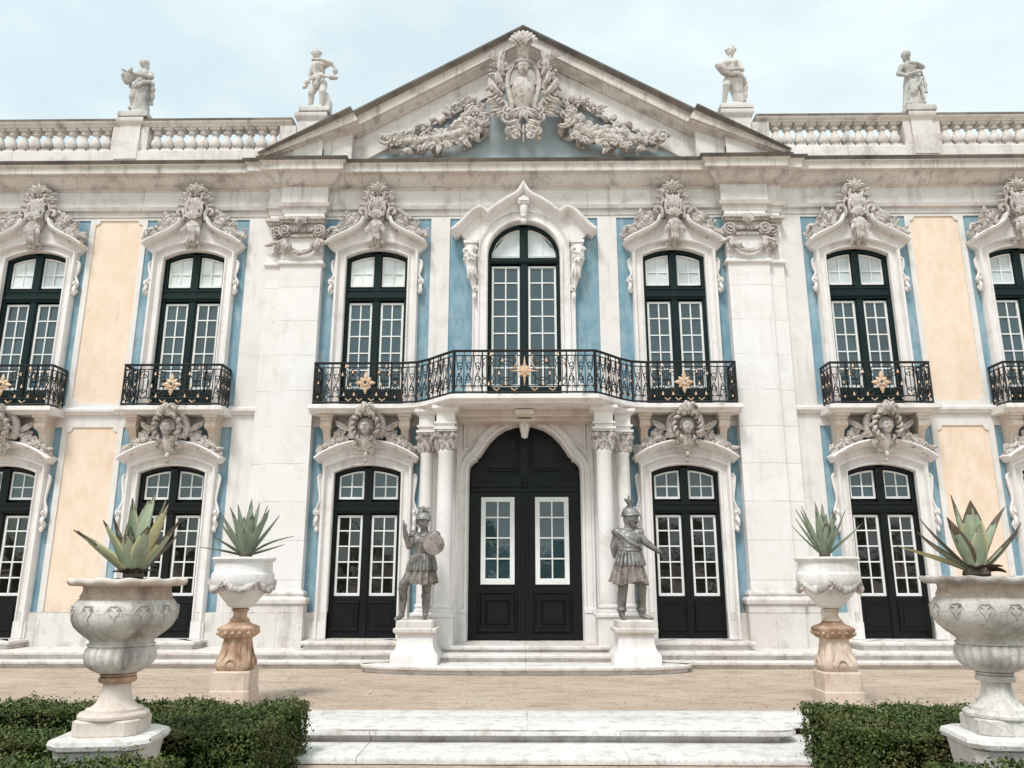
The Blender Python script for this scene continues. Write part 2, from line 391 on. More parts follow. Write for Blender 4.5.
def shell(mb, cx, cz, r, y, a0, a1, n=9, m=0, base=.25):
    for i in range(n):
        a = a0 + (a1 - a0) * i / (n - 1); rr = r * (.86 + .14 * math.sin(PI * i / (n - 1)))
        pts = [(cx + rr * t * math.cos(a), y - .05 * math.sin(t * 2.6), cz + rr * t * math.sin(a)) for t in (base, .5, .75, .92, 1.0)]
        wd = rr * (a1 - a0) / n * .6
        mb.tube(pts, [wd * .35, wd * .65, wd * .95, wd * 1.05, wd * .6], 6, .9, m)
def headform(mb, c, h, yaw=0., pitch=0., nu=26, nv=22, m=0, tilt=0., rel=1.25):
    """head with brow, nose, eye hollows, mouth and chin; h = chin-to-crown height, face towards -y"""
    c = Vector(c); vs = []
    rot = Matrix.Rotation(yaw, 3, 'Z') @ Matrix.Rotation(tilt, 3, 'Y') @ Matrix.Rotation(pitch, 3, 'X')
    g = lambda x, z, cx, cz, sx, sz: math.exp(-((x - cx) / sx) ** 2 - ((z - cz) / sz) ** 2)
    for j in range(nv + 1):
        ph = PI * j / nv
        for i in range(nu):
            th = 2 * PI * i / nu
            x = math.sin(ph) * math.sin(th); y = -math.sin(ph) * math.cos(th); z = math.cos(ph)
            X = x * .37 * (1 - .22 * max(0, -z)); Y = y * .45; Z = z * .5
            if y < 0:
                u, v_ = X / .37, Z / .5
                d = .16 * g(u, v_, 0, -.12, .16, .22) + .05 * g(u, v_, 0, .28, .6, .12) - .07 * (g(u, v_, .36, .06, .2, .14) + g(u, v_, -.36, .06, .2, .14))
                d += .05 * (g(u, v_, .38, .05, .12, .07) + g(u, v_, -.38, .05, .12, .07)) + .06 * g(u, v_, 0, -.46, .28, .07) - .03 * g(u, v_, 0, -.52, .3, .03) + .07 * g(u, v_, 0, -.82, .3, .16)
                Y -= d * rel
            vs.append(c + rot @ (Vector((X, Y, Z)) * h))
    fs = [(j * nu + i, (j + 1) * nu + i, (j + 1) * nu + (i + 1) % nu, j * nu + (i + 1) % nu) for j in range(nv) for i in range(nu)]
    mb.add(vs, fs, m)
def capsule(mb, a, b, ra, rb, n=12):
    a = Vector(a); b = Vector(b); d = (b - a); l = d.length or 1e-6; d.normalize()
    mb.tube([a - d * ra * .6, a - d * ra * .3, a, a.lerp(b, .33), a.lerp(b, .66), b, b + d * rb * .3, b + d * rb * .6],
            [ra * .55, ra * .9, ra, ra + (rb - ra) * .3 + .0, ra + (rb - ra) * .68, rb, rb * .9, rb * .55], n, 1, up=(.13, .9, .31))
def remesh(mb, name, mats, parent, loc, voxel=.008, it=2):
    me = mb.mesh(name, mats, 0); o = bpy.data.objects.new('temp', me); C.objects.link(o)
    r_ = o.modifiers.new('r', 'REMESH'); r_.mode = 'VOXEL'; r_.voxel_size = voxel; r_.use_smooth_shade = True
    s_ = o.modifiers.new('s', 'SMOOTH'); s_.factor = .5; s_.iterations = it
    dg = bpy.context.evaluated_depsgraph_get(); dg.update()
    nm = bpy.data.meshes.new_from_object(o.evaluated_get(dg)); nm.name = name
    bpy.data.objects.remove(o)
    nm.materials.clear()
    for k in (mats if isinstance(mats, list) else [mats]): nm.materials.append(M[k])
    nm.shade_smooth()
    return link(name, nm, parent, loc)

# ------------------------------------------------------------------ ground
def build_ground():
    mb = MB(); ys = [-160, -5.06, -5.0, 400]; zs = [-.16, -.16, 0, 0]
    xs = [-400, -20, 0, 20, 400]
    vs = [(x, y, z) for y, z in zip(ys, zs) for x in xs]; n = len(xs)
    mb.add(vs, [(j * n + i, j * n + i + 1, (j + 1) * n + i + 1, (j + 1) * n + i) for j in range(3) for i in range(n - 1)])
    o = mb.build('ground', 'ground', None, smooth=0); o['kind'] = 'structure'
build_ground()

# ------------------------------------------------------------------ palace
palace = empty('palace', (0, 0, 0), 'rococo palace front with peach and blue panels, tall dark windows and a stone pediment', 'palace')
SIDE = [-8.70, -5.86, 5.86, 8.70]; MID = [-2.60, 2.64]; BAYS = SIDE + MID
X_END = 11.2; Z0, Z1 = 4.0, .34
def rect(a, b, c, d): return (a, b, c, d)
openings = [rect(c - .545, c + .545, Z0, 6.95) for c in BAYS] + [rect(c - .555, c + .555, Z1, 3.1) for c in BAYS]
openings += [rect(-.635, .635, Z0, 7.46), rect(-.925, .925, .30, 3.78)]
blues = []
for s in (-1, 1):
    for c in (8.76, 5.87):
        blues += [rect(s * c - .925, s * c + .925, 4.12, 7.555), rect(s * c - .925, s * c + .925, .74, 3.75)]
    blues += [rect(*sorted((s * 1.66, s * 3.575)), 4.06, 7.555), rect(*sorted((s * 1.66, s * 3.575)), .74, 3.75)]
blues += [rect(-1.32, 1.32, 4.06, 7.555)]
peaches = [rect(*sorted((s * a, s * b)), z0, z1) for s in (-1, 1) for a, b in ((6.885, 7.74), (9.8, 10.66)) for z0, z1 in ((4.17, 7.55), (.74, 3.75))]
def inside(r_, x, z): return r_[0] < x < r_[1] and r_[2] < z < r_[3]
def wall_cells():
    xs = {-X_END, X_END}; zs = {0, .74, 9.0}
    for r_ in openings + blues + peaches: xs |= {r_[0], r_[1]}; zs |= {r_[2], r_[3]}
    def clean(v):
        o = []
        for x in sorted(v):
            if not o or x - o[-1] > .004: o.append(x)
        return o
    xs = clean(xs); zs = clean(zs); K = {}
    for i in range(len(xs) - 1):
        for j in range(len(zs) - 1):
            x, z = (xs[i] + xs[i + 1]) / 2, (zs[j] + zs[j + 1]) / 2
            k = ('stone', 0.0)
            if z < .74: k = ('base', -.05)
            for n_, r_ in enumerate(peaches):
                if inside(r_, x, z): k = (('peach', n_), .022)
            for n_, r_ in enumerate(blues):
                if inside(r_, x, z): k = (('blue', n_), .022)
            if any(inside(r_, x, z) for r_ in openings): k = ('open', .42)
            K[i, j] = k
    groups = {}
    for (i, j), (k, y) in K.items():
        if k == 'open': continue
        g = groups.setdefault(k, MB()); x0, x1, z0, z1 = xs[i], xs[i + 1], zs[j], zs[j + 1]
        g.add([(x0, y, z0), (x1, y, z0), (x1, y, z1), (x0, y, z1)], [(0, 1, 2, 3)])
        for di, dj, a, b in ((-1, 0, (x0, z0), (x0, z1)), (1, 0, (x1, z0), (x1, z1)), (0, -1, (x0, z0), (x1, z0)), (0, 1, (x0, z1), (x1, z1))):
            yn = K.get((i + di, j + dj), ('', .42))[1]
            if yn > y + 1e-6: g.add([(a[0], y, a[1]), (b[0], y, b[1]), (b[0], yn, b[1]), (a[0], yn, a[1])], [(0, 1, 2, 3)])
    return groups
G = wall_cells()
wall_mb = G.pop('stone'); base_mb = G.pop('base')
# body of the building behind the front, flat-roofed behind the balustrade
wall_mb.box(-X_END, X_END, .43, 9.0, 0, 8.4)
wall_mb.build('wall', 'wall', palace, smooth=0)
base_mb.build('wall_base', 'base', palace, smooth=0)
for k, mb in G.items():
    if k[0] == 'peach':      # stone notches cut the panel corners
        r_ = peaches[k[1]]
        o = mb.build('wall_panel', 'peach', palace, smooth=0); o['label'] = 'peach limewashed panel'
        nb = MB()
        for cx, sx in ((r_[0], 1), (r_[1], -1)):
            for cz, sz in ((r_[2], 1), (r_[3], -1)):
                if cz < 1: continue
                pts = [(cx, cz)] + [(cx + sx * .085 * math.cos(a), cz + sz * .085 * math.sin(a)) for a in [PI / 2 * i / 5 for i in range(6)]]
                nb.prism(pts, -.002, .03)
        nb.build('corner_piece', 'wall', o, smooth=0)
    else:
        o = mb.build('wall_panel', 'blue', palace, smooth=0); o['label'] = 'faded blue limewashed panel'

# --- entablature, with breaks over the pilasters
def plan_path(e=X_END, d2=.075, d1=.15):
    L_ = [(-e, 0), (-4.56, 0), (-4.56, -d2), (-4.29, -d2), (-4.29, -d1), (-3.55, -d1), (-3.55, 0)]
    return L_ + [(-x, y) for x, y in reversed(L_)]
ent = part('entablature', palace)
mb = MB(); mb.sweep(plan_path(), [(-.1, 7.60), (.012, 7.60), (.015, 7.605), (.02, 7.61), (.025, 7.69), (.075, 7.71), (.10, 7.77), (.045, 7.785), (.045, 8.09), (-.1, 8.09)], 'xy')
mb.build('frieze', 'frieze', ent)
mb = MB(); pr = [(-.1, 8.09), (.06, 8.09), (.07, 8.115), (.10, 8.12), (.14, 8.14), (.205, 8.195), (.25, 8.265), (.26, 8.29), (.345, 8.295), (.355, 8.305), (.355, 8.415), (.365, 8.425), (.375, 8.435), (.40, 8.455), (.435, 8.49), (.445, 8.51), (.40, 8.53), (-.2, 8.54)]
mb.sweep(plan_path(d2=.06, d1=.12), pr, 'xy', mats=[0] * 12 + [0, 1, 1, 1, 1, 1])
cor = mb.build('cornice', ['cornice', 'lichen'], ent)
# string course at the level of the balcony floors
pr = [(-.1, 3.955), (.03, 3.955), (.05, 3.99), (.085, 4.01), (.09, 4.055), (.06, 4.075), (.0, 4.09), (-.1, 4.09)]
for a, b in ((-X_END, -9.69), (-7.9, -6.82), (-5.02, -4.53), (4.53, 5.02), (6.82, 7.9), (9.69, X_END)): mb = MB(); mb.sweep([(a, 0), (b, 0)], pr, 'xy'); mb.build('string_course', 'trim', palace)

# --- pilasters
def volute_capital(mb, x0, x1, y, side=1):
    zc = 7.23; cx = (x0 + x1) / 2; hw = (x1 - x0) / 2
    mb.box(x0 - .05, x1 + .05, y - .13, y + .05, 7.42, 7.49, ch=.012); mb.box(x0 - .02, x1 + .02, y - .09, y + .05, 7.38, 7.42)
    for s in ((-1, 1) if hw > .2 else (-1,)):
        c_ = cx + s * (hw - .055) if hw > .2 else cx - side * .03
        mb.tube([(c_, y + .04, zc - .0), (c_, y - .08, zc - .0)], .115, 16)
        scroll(mb, c_, zc, .108, y - .09, -PI / 2 if s < 0 else -PI / 2, 2.0, .019, s if hw > .2 else side, 26)
        leaf(mb, (c_, zc - .13), -PI / 2, .28, .05, y - .05, .5 * -s); leaf(mb, (c_ - s * .04, zc - .12), -PI / 2 + s * .5, .30, .045, y - .04, s * 1.4)
        scroll(mb, c_ + s * .03, zc - .40, .06, y - .05, PI / 2, 1.1, .018, s, 12)
    if hw > .2:
        mb.box(cx - hw + .14, cx + hw - .14, y - .08, y + .05, 7.21, 7.27); mb.box(cx - hw + .16, cx + hw - .16, y - .06, y + .05, 7.12, 7.16)
        for i in range(9):
            x = cx + (i - 4) * .062; mb.blob((x, y - .085, 7.24), (.025, .03, .035), 6, 5)
        mb.blob((cx, y - .11, 7.36), (.085, .06, .075), 8, 6); shell(mb, cx, 7.31, .13, y - .14, .35, PI - .35, 7)
        pth = [(cx + (hw - .08) * math.cos(a), 7.06 + .26 * math.sin(a)) for a in [PI + PI * i / 12 for i in range(13)]]
        mb.tube([(x, y - .06 - .03 * math.sin(PI * i / 12), z) for i, (x, z) in enumerate(pth)], [.02 + .028 * math.sin(PI * i / 12) for i in range(13)], 6)
        cluster(mb, pth[2:-2], .025, 26, y - .07, .03, .05, random.Random(3))
rnd = random.Random(11)
for s in (-1, 1):
    p = part('pilaster', palace)
    mb = MB()
    f0, f1 = sorted((s * 3.56, s * 4.28)); b0, b1 = sorted((s * 4.28, s * 4.55))
    mb.box(f0, f1, -.16, .05, 1.08, 6.62); mb.box(b0, b1, -.08, .05, 1.08, 6.62)
    mb.build('shaft', 'ashlar', p, smooth=0)
    mb = MB()
    o_ = [(s * 4.55, 0), (s * 4.55, -.08), (s * 4.28, -.08), (s * 4.28, -.16), (s * 3.56, -.16), (s * 3.56, 0)]
    if s > 0: o_ = o_[::-1]
    mb.sweep(o_, [(-.1, .87), (.10, .87), (.115, .90), (.115, .945), (.09, .965), (.055, .985), (.05, 1.0), (.065, 1.02), (.06, 1.05), (.02, 1.075), (0, 1.10), (-.1, 1.10)], 'xy')
    mb.sweep(o_, [(-.1, 0), (.075, 0), (.075, .865), (-.1, .865)], 'xy')
    mb.build('base', 'base', p)
    mb = MB()
    mb.sweep(o_, [(-.1, 6.60), (.0, 6.60), (.045, 6.62), (.05, 6.655), (.02, 6.68), (0, 6.70), (0, 7.62), (-.1, 7.62)], 'xy')
    cp_ = mb.build('capital', 'trim', p)
    mb = MB(); volute_capital(mb, f0, f1, -.16); volute_capital(mb, b0, b1, -.08, s); mb.build('volute', 'orn', cp_)

# --- pediment
ped = part('pediment', palace)
SL = .573; AP = 11.20
def rk(x): return AP - SL * abs(x)
def raking(mb, pts, dy, mats):
    pr = [(.03, .45), (.03, -.44 + dy), (0, -.50 + dy), (-.03, -.495 + dy), (-.075, -.445 + dy), (-.10, -.435 + dy), (-.105, -.39 + dy), (-.235, -.385 + dy), (-.24, -.325 + dy), (-.265, -.315 + dy), (-.30, -.25 + dy), (-.32, -.20 + dy), (-.335, -.195 + dy), (-.34, .1), (-.345, .45)]
    mb.sweep(pts, pr, 'xz', mats=mats)
mt = [1, 1, 1, 1, 1] + [0] * 10
mb = MB(); raking(mb, [(-3.2, rk(3.2)), (0, AP), (3.2, rk(3.2))], 0, mt)
for s in (-1, 1):
    pts = [(s * 4.68, rk(4.68)), (s * 3.08, rk(3.08))]
    b0 = len(mb.v); raking(mb, pts if s < 0 else pts[::-1], -.15, mt)
    for i in range(b0, len(mb.v)):
        x, y, z = mb.v[i]
        if z < 8.532: mb.v[i] = (max(-4.70, min(4.70, x)), y, 8.532 if y < .2 else z)
mb.build('raking_cornice', ['cornice', 'lichen'], ped)
mb = MB(); T = lambda x, d: rk(x) - d * 1.142
q = .36
mb.add([(-4.4, -.10, 8.44), (4.4, -.10, 8.44), (0, -.10, T(0, .30))], [(0, 1, 2)])     # stone field, its middle covered by the blue panel below
def ring(d0, d1, y):   # border following the slopes
    A = [(-(AP - d0 * 1.142 - 8.45) / SL, 8.45), (0, AP - d0 * 1.142), ((AP - d0 * 1.142 - 8.45) / SL, 8.45)]
    return A
inner = [(-(AP - .78 * 1.142 - 8.62) / SL, 8.62), (0, AP - .78 * 1.142), ((AP - .78 * 1.142 - 8.62) / SL, 8.62)]
outer = [(-(AP - .30 * 1.142 - 8.50) / SL, 8.50), (0, AP - .30 * 1.142), ((AP - .30 * 1.142 - 8.50) / SL, 8.50)]
mb = MB(); vs = [(x, -.15, z) for x, z in outer] + [(x, -.15, z) for x, z in inner] + [(x, -.09, z) for x, z in inner]
mb.add(vs, [(0, 1, 4, 3), (1, 2, 5, 4), (2, 0, 3, 5), (3, 4, 7, 6), (4, 5, 8, 7), (5, 3, 6, 8)])
mb.prism([(-4.2, 8.50), (4.2, 8.50), (0, 10.85)], -.05, .4)
for s in (-1, 1): mb.prism([(s * 3.09, 8.531), (s * 4.66, 8.531), (s * 3.09, rk(3.09) - .36)], -.335, .4)
mb.build('tympanum_border', 'frieze', ped, smooth=0)
mb = MB(); mb.prism([(a * 1.02, b) for a, b in inner], -.095, -.06); mb.build('tympanum_panel', 'tymp', ped, smooth=0)
# cartouche
rnd = random.Random(5); mb = MB(); Y = -.42
mb.tube([(0, Y, 9.36), (0, Y, 9.5), (0, Y - .03, 9.66), (0, Y - .06, 9.85), (0, Y - .05, 10.02), (0, Y - .03, 10.14)], [.10, .15, .2, .225, .17, .09], 14, .8)
mb.tube([(0, Y - .1, 10.26), (0, Y - .14, 10.4), (0, Y - .2, 10.55), (0, Y - .26, 10.68)], [.15, .10, .105, .13], 12, .8)
mb.blob((0, Y - .12, 10.36), (.17, .12, .05), 10, 5)
shell(mb, 0, 10.5, .40, Y - .26, .75, PI - .75, 9, base=.3); shell(mb, 0, 10.52, .30, Y - .32, .95, PI - .95, 7, base=.3)
headform(mb, (0, Y - .14, 10.2), .27, rel=1.8)
for s in (-1, 1):
    mb.tube(spline([(s * .12, Y - .02, 10.4), (s * .24, Y - .05, 10.25), (s * .29, Y - .05, 10.0), (s * .25, Y - .06, 9.75), (s * .2, Y - .05, 9.5), (s * .3, Y, 9.35)], 4), [.03] + [.05] * 19 + [.03], 7)
    mb.tube(spline([(s * .32, Y + .05, 10.35), (s * .42, Y, 10.1), (s * .45, Y - .02, 9.85), (s * .36, Y - .02, 9.6), (s * .22, Y, 9.45)], 4), [.05, .06, .065, .07, .07, .07, .07, .065, .06, .06, .06, .06, .06, .06, .05, .05, .05], 7)
    scroll(mb, s * .34, 10.33, .1, Y - .08, 0, 1.5, .03, s); scroll(mb, s * .27, 9.40, .1, Y - .08, PI / 2, 1.5, .03, -s)
    for k in range(8):        # plume-like acanthus at the sides
        z = 9.72 + .10 * k; a = (.35 + .13 * k); a = a if s > 0 else PI - a
        leaf(mb, (s * (.36 + .02 * math.sin(k)), z - .1), a, .36 + .06 * math.sin(k * 1.7), .062, Y - .02 - .07 * (k % 2), s * 1.1 * (1 if k % 2 else -1.3), .028)
    for k in range(5): leaf(mb, (s * .38, 10.25 + .03 * k), (PI / 2 - s * (.25 + .16 * k)), .45 - .03 * k, .035, Y - .06, s * -.5)
    for k in range(5): leaf(mb, (s * .28, 9.62 - .03 * k), (-.15 - .18 * k) if s > 0 else PI + .15 + .18 * k, .40, .05, Y, s * .9)
    mb.tube(spline([(s * .25, Y, 9.55), (s * .42, Y - .05, 9.68), (s * .55, Y - .03, 9.84), (s * .62, Y, 10.02)], 4), .045, 6)
    for k in range(4): mb.tube([(s * (.36 + .05 * k), Y - .1, 9.6 + .055 * k), (s * (.44 + .05 * k), Y - .1, 9.53 + .055 * k)], .022, 5)
    for k, (bx, bz, br) in enumerate(((.27, 9.26, .12), (.18, 9.08, .11), (.24, 8.97, .08), (.12, 8.88, .085))):      # beard of scrolls
        scroll(mb, s * bx, bz, br, Y - .07 - .02 * k, PI / 2, 1.5, .034, -s); leaf(mb, (s * .05, bz + .16), -PI / 2 + s * .55, .3, .05, Y - .10, s * 1.3, .024)
    mb.tube(spline([(s * .05, Y - .1, 9.35), (s * .16, Y - .12, 9.2), (s * .08, Y - .12, 9.05), (s * .2, Y - .1, 8.92), (s * .3, Y - .06, 8.84)], 4), .035, 6)
    cluster(mb, [(s * .4, 9.75), (s * .55, 10.25)], .08, 14, Y - .03, .03, .055, rnd)
for k in range(6): leaf(mb, (0, 9.45), -PI / 2 + (k - 2.5) * .28, .30, .05, Y - .12, (k - 2.5) * .4)
mb.tube([(0, Y - .1, 9.1), (0, Y - .08, 8.78)], [.03, .012], 6); mb.blob((0, Y - .1, 8.95), (.05, .03, .02), 6, 4)
cart = mb.build('cartouche', 'orn', ped, smooth=50)
for s in (-1, 1):
    mb = MB(); rnd = random.Random(20 + s)
    P = spline([(s * .80, 9.74), (s * .86, 9.42), (s * 1.05, 9.12), (s * 1.5, 8.96), (s * 2.0, 8.93), (s * 2.55, 8.99)], 8)
    n = len(P); mb.tube([(x, -.24 - .1 * math.sin(PI * i / n), z) for i, (x, z) in enumerate(P)], [.04 + .05 * math.sin(PI * i / (n - 1)) for i in range(n)], 9)
    cluster(mb, P[4:-2], .095, 260, -.26, .04, .078, rnd); cluster(mb, P[10:30], .155, 170, -.32, .045, .095, rnd)
    for Q in ([(s * .86, 9.80), (s * 1.05, 9.78), (s * 1.3, 9.62), (s * 1.42, 9.42), (s * 1.62, 9.42), (s * 1.72, 9.30), (s * 1.95, 9.28), (s * 2.1, 9.12), (s * 2.4, 9.12)],
              [(s * .76, 9.7), (s * .72, 9.4), (s * .70, 9.1), (s * .95, 8.98), (s * 1.08, 8.82)],
              [(s * 2.5, 8.97), (s * 2.36, 8.80), (s * 2.0, 8.76), (s * 1.7, 8.80), (s * 1.45, 8.72)]):
        B = spline(Q, 6); mb.tube([(x, -.22 - .06 * math.sin(i * .8), z) for i, (x, z) in enumerate(B)], [.05 + .03 * math.sin(i * 1.3) for i in range(len(B))], 7, .7)
    cluster(mb, [(s * .9, 9.76), (s * 1.45, 9.55)], .05, 24, -.26, .035, .06, rnd); scroll(mb, s * 2.5, 8.98, .12, -.32, 0, 1.6, .04, s)
    mb.build('garland', 'orn', ped, smooth=50)

# --- balustrade
BY = -.2
def baluster_mesh():
    mb = MB(); mb.box(-.085, .085, -.085, .085, 0, .045); mb.box(-.085, .085, -.085, .085, .415, .452)
    mb.lathe([(.072, .04), (.075, .06), (.045, .068), (.05, .085), (.088, .115), (.098, .15), (.09, .20), (.06, .255), (.04, .31), (.04, .335), (.066, .343), (.068, .365), (.05, .372), (.062, .42)], n=14)
    return mb.mesh('baluster', 'cornice')
bme = baluster_mesh()
for s in (-1, 1):
    bl = part('balustrade', palace)
    mb = MB()
    pl = [(-.2, 8.44), (.2, 8.44), (.2, 8.72), (.17, 8.74), (.13, 8.772), (-.2, 8.772)]
    mb.sweep([(s * 3.6, BY), (s * X_END, BY)] if s > 0 else [(s * X_END, BY), (s * 3.6, BY)], pl, 'xy')
    mb.build('plinth', 'frieze', bl)
    mb = MB(); rl = [(-.16, 9.255), (.12, 9.255), (.13, 9.28), (.165, 9.30), (.185, 9.335), (.185, 9.385), (.14, 9.41), (-.16, 9.42)]
    mb.sweep([(s * 4.2, BY), (s * X_END, BY)] if s > 0 else [(s * X_END, BY), (s * 4.2, BY)], rl, 'xy', mats=[0, 0, 0, 0, 1, 1, 1, 1])
    mb.build('rail', ['cornice', 'lichen'], bl)
    def ped_block(cx, hw, top, yo=0):
        mb = MB(); mb.box(cx - hw, cx + hw, BY - .15 - yo, BY + .2, 8.60, top - .16); mb.box(cx - hw - .02, cx + hw + .02, BY - .215 - yo, BY + .2, 8.56, 8.93)
        rr = [(cx - hw, BY - .19 - yo), (cx + hw, BY - .19 - yo), (cx + hw, BY + .2), (cx - hw, BY + .2)]
        grow = lambda d: [(cx - hw - d, BY - .15 - yo - d), (cx + hw + d, BY - .15 - yo - d), (cx + hw + d, BY + .2 + d), (cx - hw - d, BY + .2 + d)]
        mb.loft([grow(.0), grow(.02), grow(.05), grow(.06), grow(.06), grow(.03)], [top - .16, top - .13, top - .10, top - .07, top - .02, top])
        mb.build('pedestal', 'frieze', bl)
    ped_block(s * 7.15, .19, 9.425); ped_block(s * 10.5, .19, 9.425); ped_block(s * 3.86, .24, 9.50)
    for a, b in ((4.12, 4.42), (6.82, 6.95), (7.35, 7.47), (10.16, 10.3)):
        mb = MB(); x0, x1 = sorted((s * a, s * b)); mb.box(x0, x1, BY - .13, BY + .1, 8.773, 9.255); mb.build('end_block', 'cornice', bl, smooth=0)
    for a, b, n in ((4.45, 6.80, 11), (7.49, 10.14, 12)):
        for i in range(n):
            x = a + (b - a) * (i + .5) / n
            if abs(x) < 9.6: link('baluster', bme, bl, (s * x, BY - .01, 8.771)).scale = (1.06, 1.06, 1.072)

# --- windows
def sash(mb, x0, x1, z0, top, cols, rows, y=.095, t=.036, mt_=.021, zrows=None):
    """white glazing frame; top is a function x->z"""
    n = 6; xs = [x0 + (x1 - x0) * i / n for i in range(n + 1)]
    def poly(a, b): return [(x, top(x) - a) for x in xs] + [(x, top(x) - b) for x in reversed(xs)]
    mb.prism(poly(t, 0)[::-1], y, y + .045)
    mb.box(x0, x1, y, y + .045, z0, z0 + t * 1.25)
    for a in (x0, x1 - t):
        mb.prism([(a, z0 + t), (a + t, z0 + t), (a + t, top(a + t) - t * .6), (a, top(a) - t * .6)], y + .001, y + .046)
    for i in range(1, cols):
        x = x0 + (x1 - x0) * i / cols; mb.box(x - mt_ / 2, x + mt_ / 2, y + .006, y + .04, z0 + t, top(x) - t * .6)
    zt = min(top(x0), top(x1)) if zrows is None else zrows
    for j in range(1, rows):
        z = z0 + t + (zt - z0 - t) * j / rows; mb.box(x0 + t * .5, x1 - t * .5, y + .008, y + .038, z - mt_ / 2, z + mt_ / 2)
def pane(mb, x0, x1, z0, top, cols, rows, rnd, y=.122):
    """one sheet of glass per light, each very slightly out of true as old glass is"""
    zt = [z0 + (min(top(x0), top(x1)) - z0) * j / rows for j in range(rows)] + [None]
    for i in range(cols):
        a, b = x0 + (x1 - x0) * i / cols, x0 + (x1 - x0) * (i + 1) / cols
        for j in range(rows):
            c0 = zt[j]; d = zt[j + 1]
            ta, tb = (d, d) if d is not None else (top(a), top(b))
            u, v_, w_ = (rnd.uniform(-.006, .006) for _ in range(3))
            mb.add([(a, y + u, c0), (b, y + v_, c0), (b, y + v_ + w_, tb), (a, y + u + w_, ta)], [(0, 1, 2, 3)])
def panel_mould(mb, x0, x1, z0, z1, y, w=.05):
    mb.sweep([(x0, z0), (x0, z1), (x1, z1), (x1, z0)], [(-.0, y + .012), (-.0, y - .008), (-w * .25, y - .028), (-w * .6, y - .030), (-w, y - .006), (-w, y + .012)], 'xz', closed=True)
def arch_fn(hw, z0, rise):
    rr = (hw * hw + rise * rise) / (2 * rise); cz = z0 + rise - rr
    return lambda x: cz + math.sqrt(max(rr * rr - x * x, 0))
def dark_frame(mb, hw, zb, spring, rise, fan0, tr0, sash_b, y0=.075, y1=.30):
    A = arc3(hw, spring, rise, 14)
    mb.prism([(-hw, zb)] + A + [(hw, zb)], .17, .36)                   # leaf boards behind glass and rails
    mb.box(-.062, .062, y0 - .035, .18, tr0, max(z for x, z in A) - .01); mb.box(-.05, .05, y0 - .02, .18, zb, tr0)
    mb.box(-hw, hw, y0 - .03, .18, tr0, fan0 - .03); mb.box(-hw, hw, y0 - .055, .18, tr0 + .04, tr0 + .10); mb.box(-hw, hw, y0 - .045, .18, fan0 - .075, fan0 - .05)
    mb.sweep([(-hw, zb)] + A + [(hw, zb)], [(.02, y0 - .02), (.02, .18), (-.055, .18), (-.055, y0 - .02), (-.04, y0 - .035), (.0, y0 - .035)], 'xz')
    for s in (-1, 1):      # boards around the glass and raised lower panels
        a, b = sorted((s * .05, s * hw)); c_ = s * (hw + .04) / 2; wd = hw - .13
        if sash_b - zb > .3:
            mb.box(a, b, y0, .18, zb, sash_b); mb.box(c_ - wd / 2, c_ + wd / 2, y0 - .02, .18, zb + .12, sash_b - .1); panel_mould(mb, c_ - wd / 2 - .02, c_ + wd / 2 + .02, zb + .10, sash_b - .08, y0); mb.box(c_ - wd / 2 + .06, c_ + wd / 2 - .06, y0 - .03, .18, zb + .18, sash_b - .16)
        for u0, u1 in ((.05, .072), (hw - .06, hw - .03)):
            u0, u1 = sorted((s * u0, s * u1)); mb.box(u0, u1, y0 - .004, .18, zb, tr0)
def window_set(kind):
    """list of (name, mesh, material) for one window, the first being the frame"""
    rnd = random.Random(hash(kind) % 97 if False else {'up': 3, 'low': 5, 'mid': 9}[kind]); P = {}
    if kind == 'up': hw, zb, sp, ri, f0, t0, sb, rows, dm, fg, lg = .545, 4.0, 6.80, .14, 6.27, 6.02, 4.42, 5, 'dgreen', 'blind', 'glass'
    elif kind == 'low': hw, zb, sp, ri, f0, t0, sb, rows, dm, fg, lg = .555, .345, 2.97, .12, 2.52, 2.31, .99, 5, 'black', 'glass', 'glassd'
    else: hw, zb, sp, ri, f0, t0, sb, rows, dm, fg, lg = .635, 4.0, 6.83, .605, 6.79, 6.70, 4.45, 7, 'dgreen', 'blind', 'glass'
    F = arch_fn(hw, sp, ri)
    mb = MB(); dark_frame(mb, hw, zb, sp, ri, f0, t0, sb); fr = mb.mesh('window', dm)
    x0, x1 = .075, hw - .065
    subs = []
    for s in (-1, 1):
        a, b = sorted((s * x0, s * x1)); tp = (lambda x: F(x) - .075) if kind != 'mid' else (lambda x: F(min(abs(x), hw * .97) * 1.06) - .07 if abs(x) < hw * .94 else F(hw * .99) - .05)
        if kind == 'mid': tp = arch_fn(hw - .055, sp - .0, ri - .06)
        fb = f0 + .02
        m1 = MB(); sash(m1, a, b, fb, tp, 2, 2, t=.03); subs.append(('fanlight_frame', m1.mesh('fanlight_frame', 'white')))
        m1 = MB(); pane(m1, a + .01, b - .01, fb + .01, lambda x: tp(x) - .015, 2, 1 if kind == 'mid' else 2, rnd); subs.append(('fanlight_glass', m1.mesh('fanlight_glass', fg, 0)))
        tz = t0 - .035; cf = lambda x: tz
        m1 = MB(); sash(m1, a, b, sb, cf, 2, rows); subs.append(('casement_frame', m1.mesh('casement_frame', 'white')))
        m1 = MB(); pane(m1, a + .01, b - .01, sb + .01, lambda x: tz - .015, 2, rows, rnd); subs.append(('casement_glass', m1.mesh('casement_glass', lg, 0)))
    return fr, subs

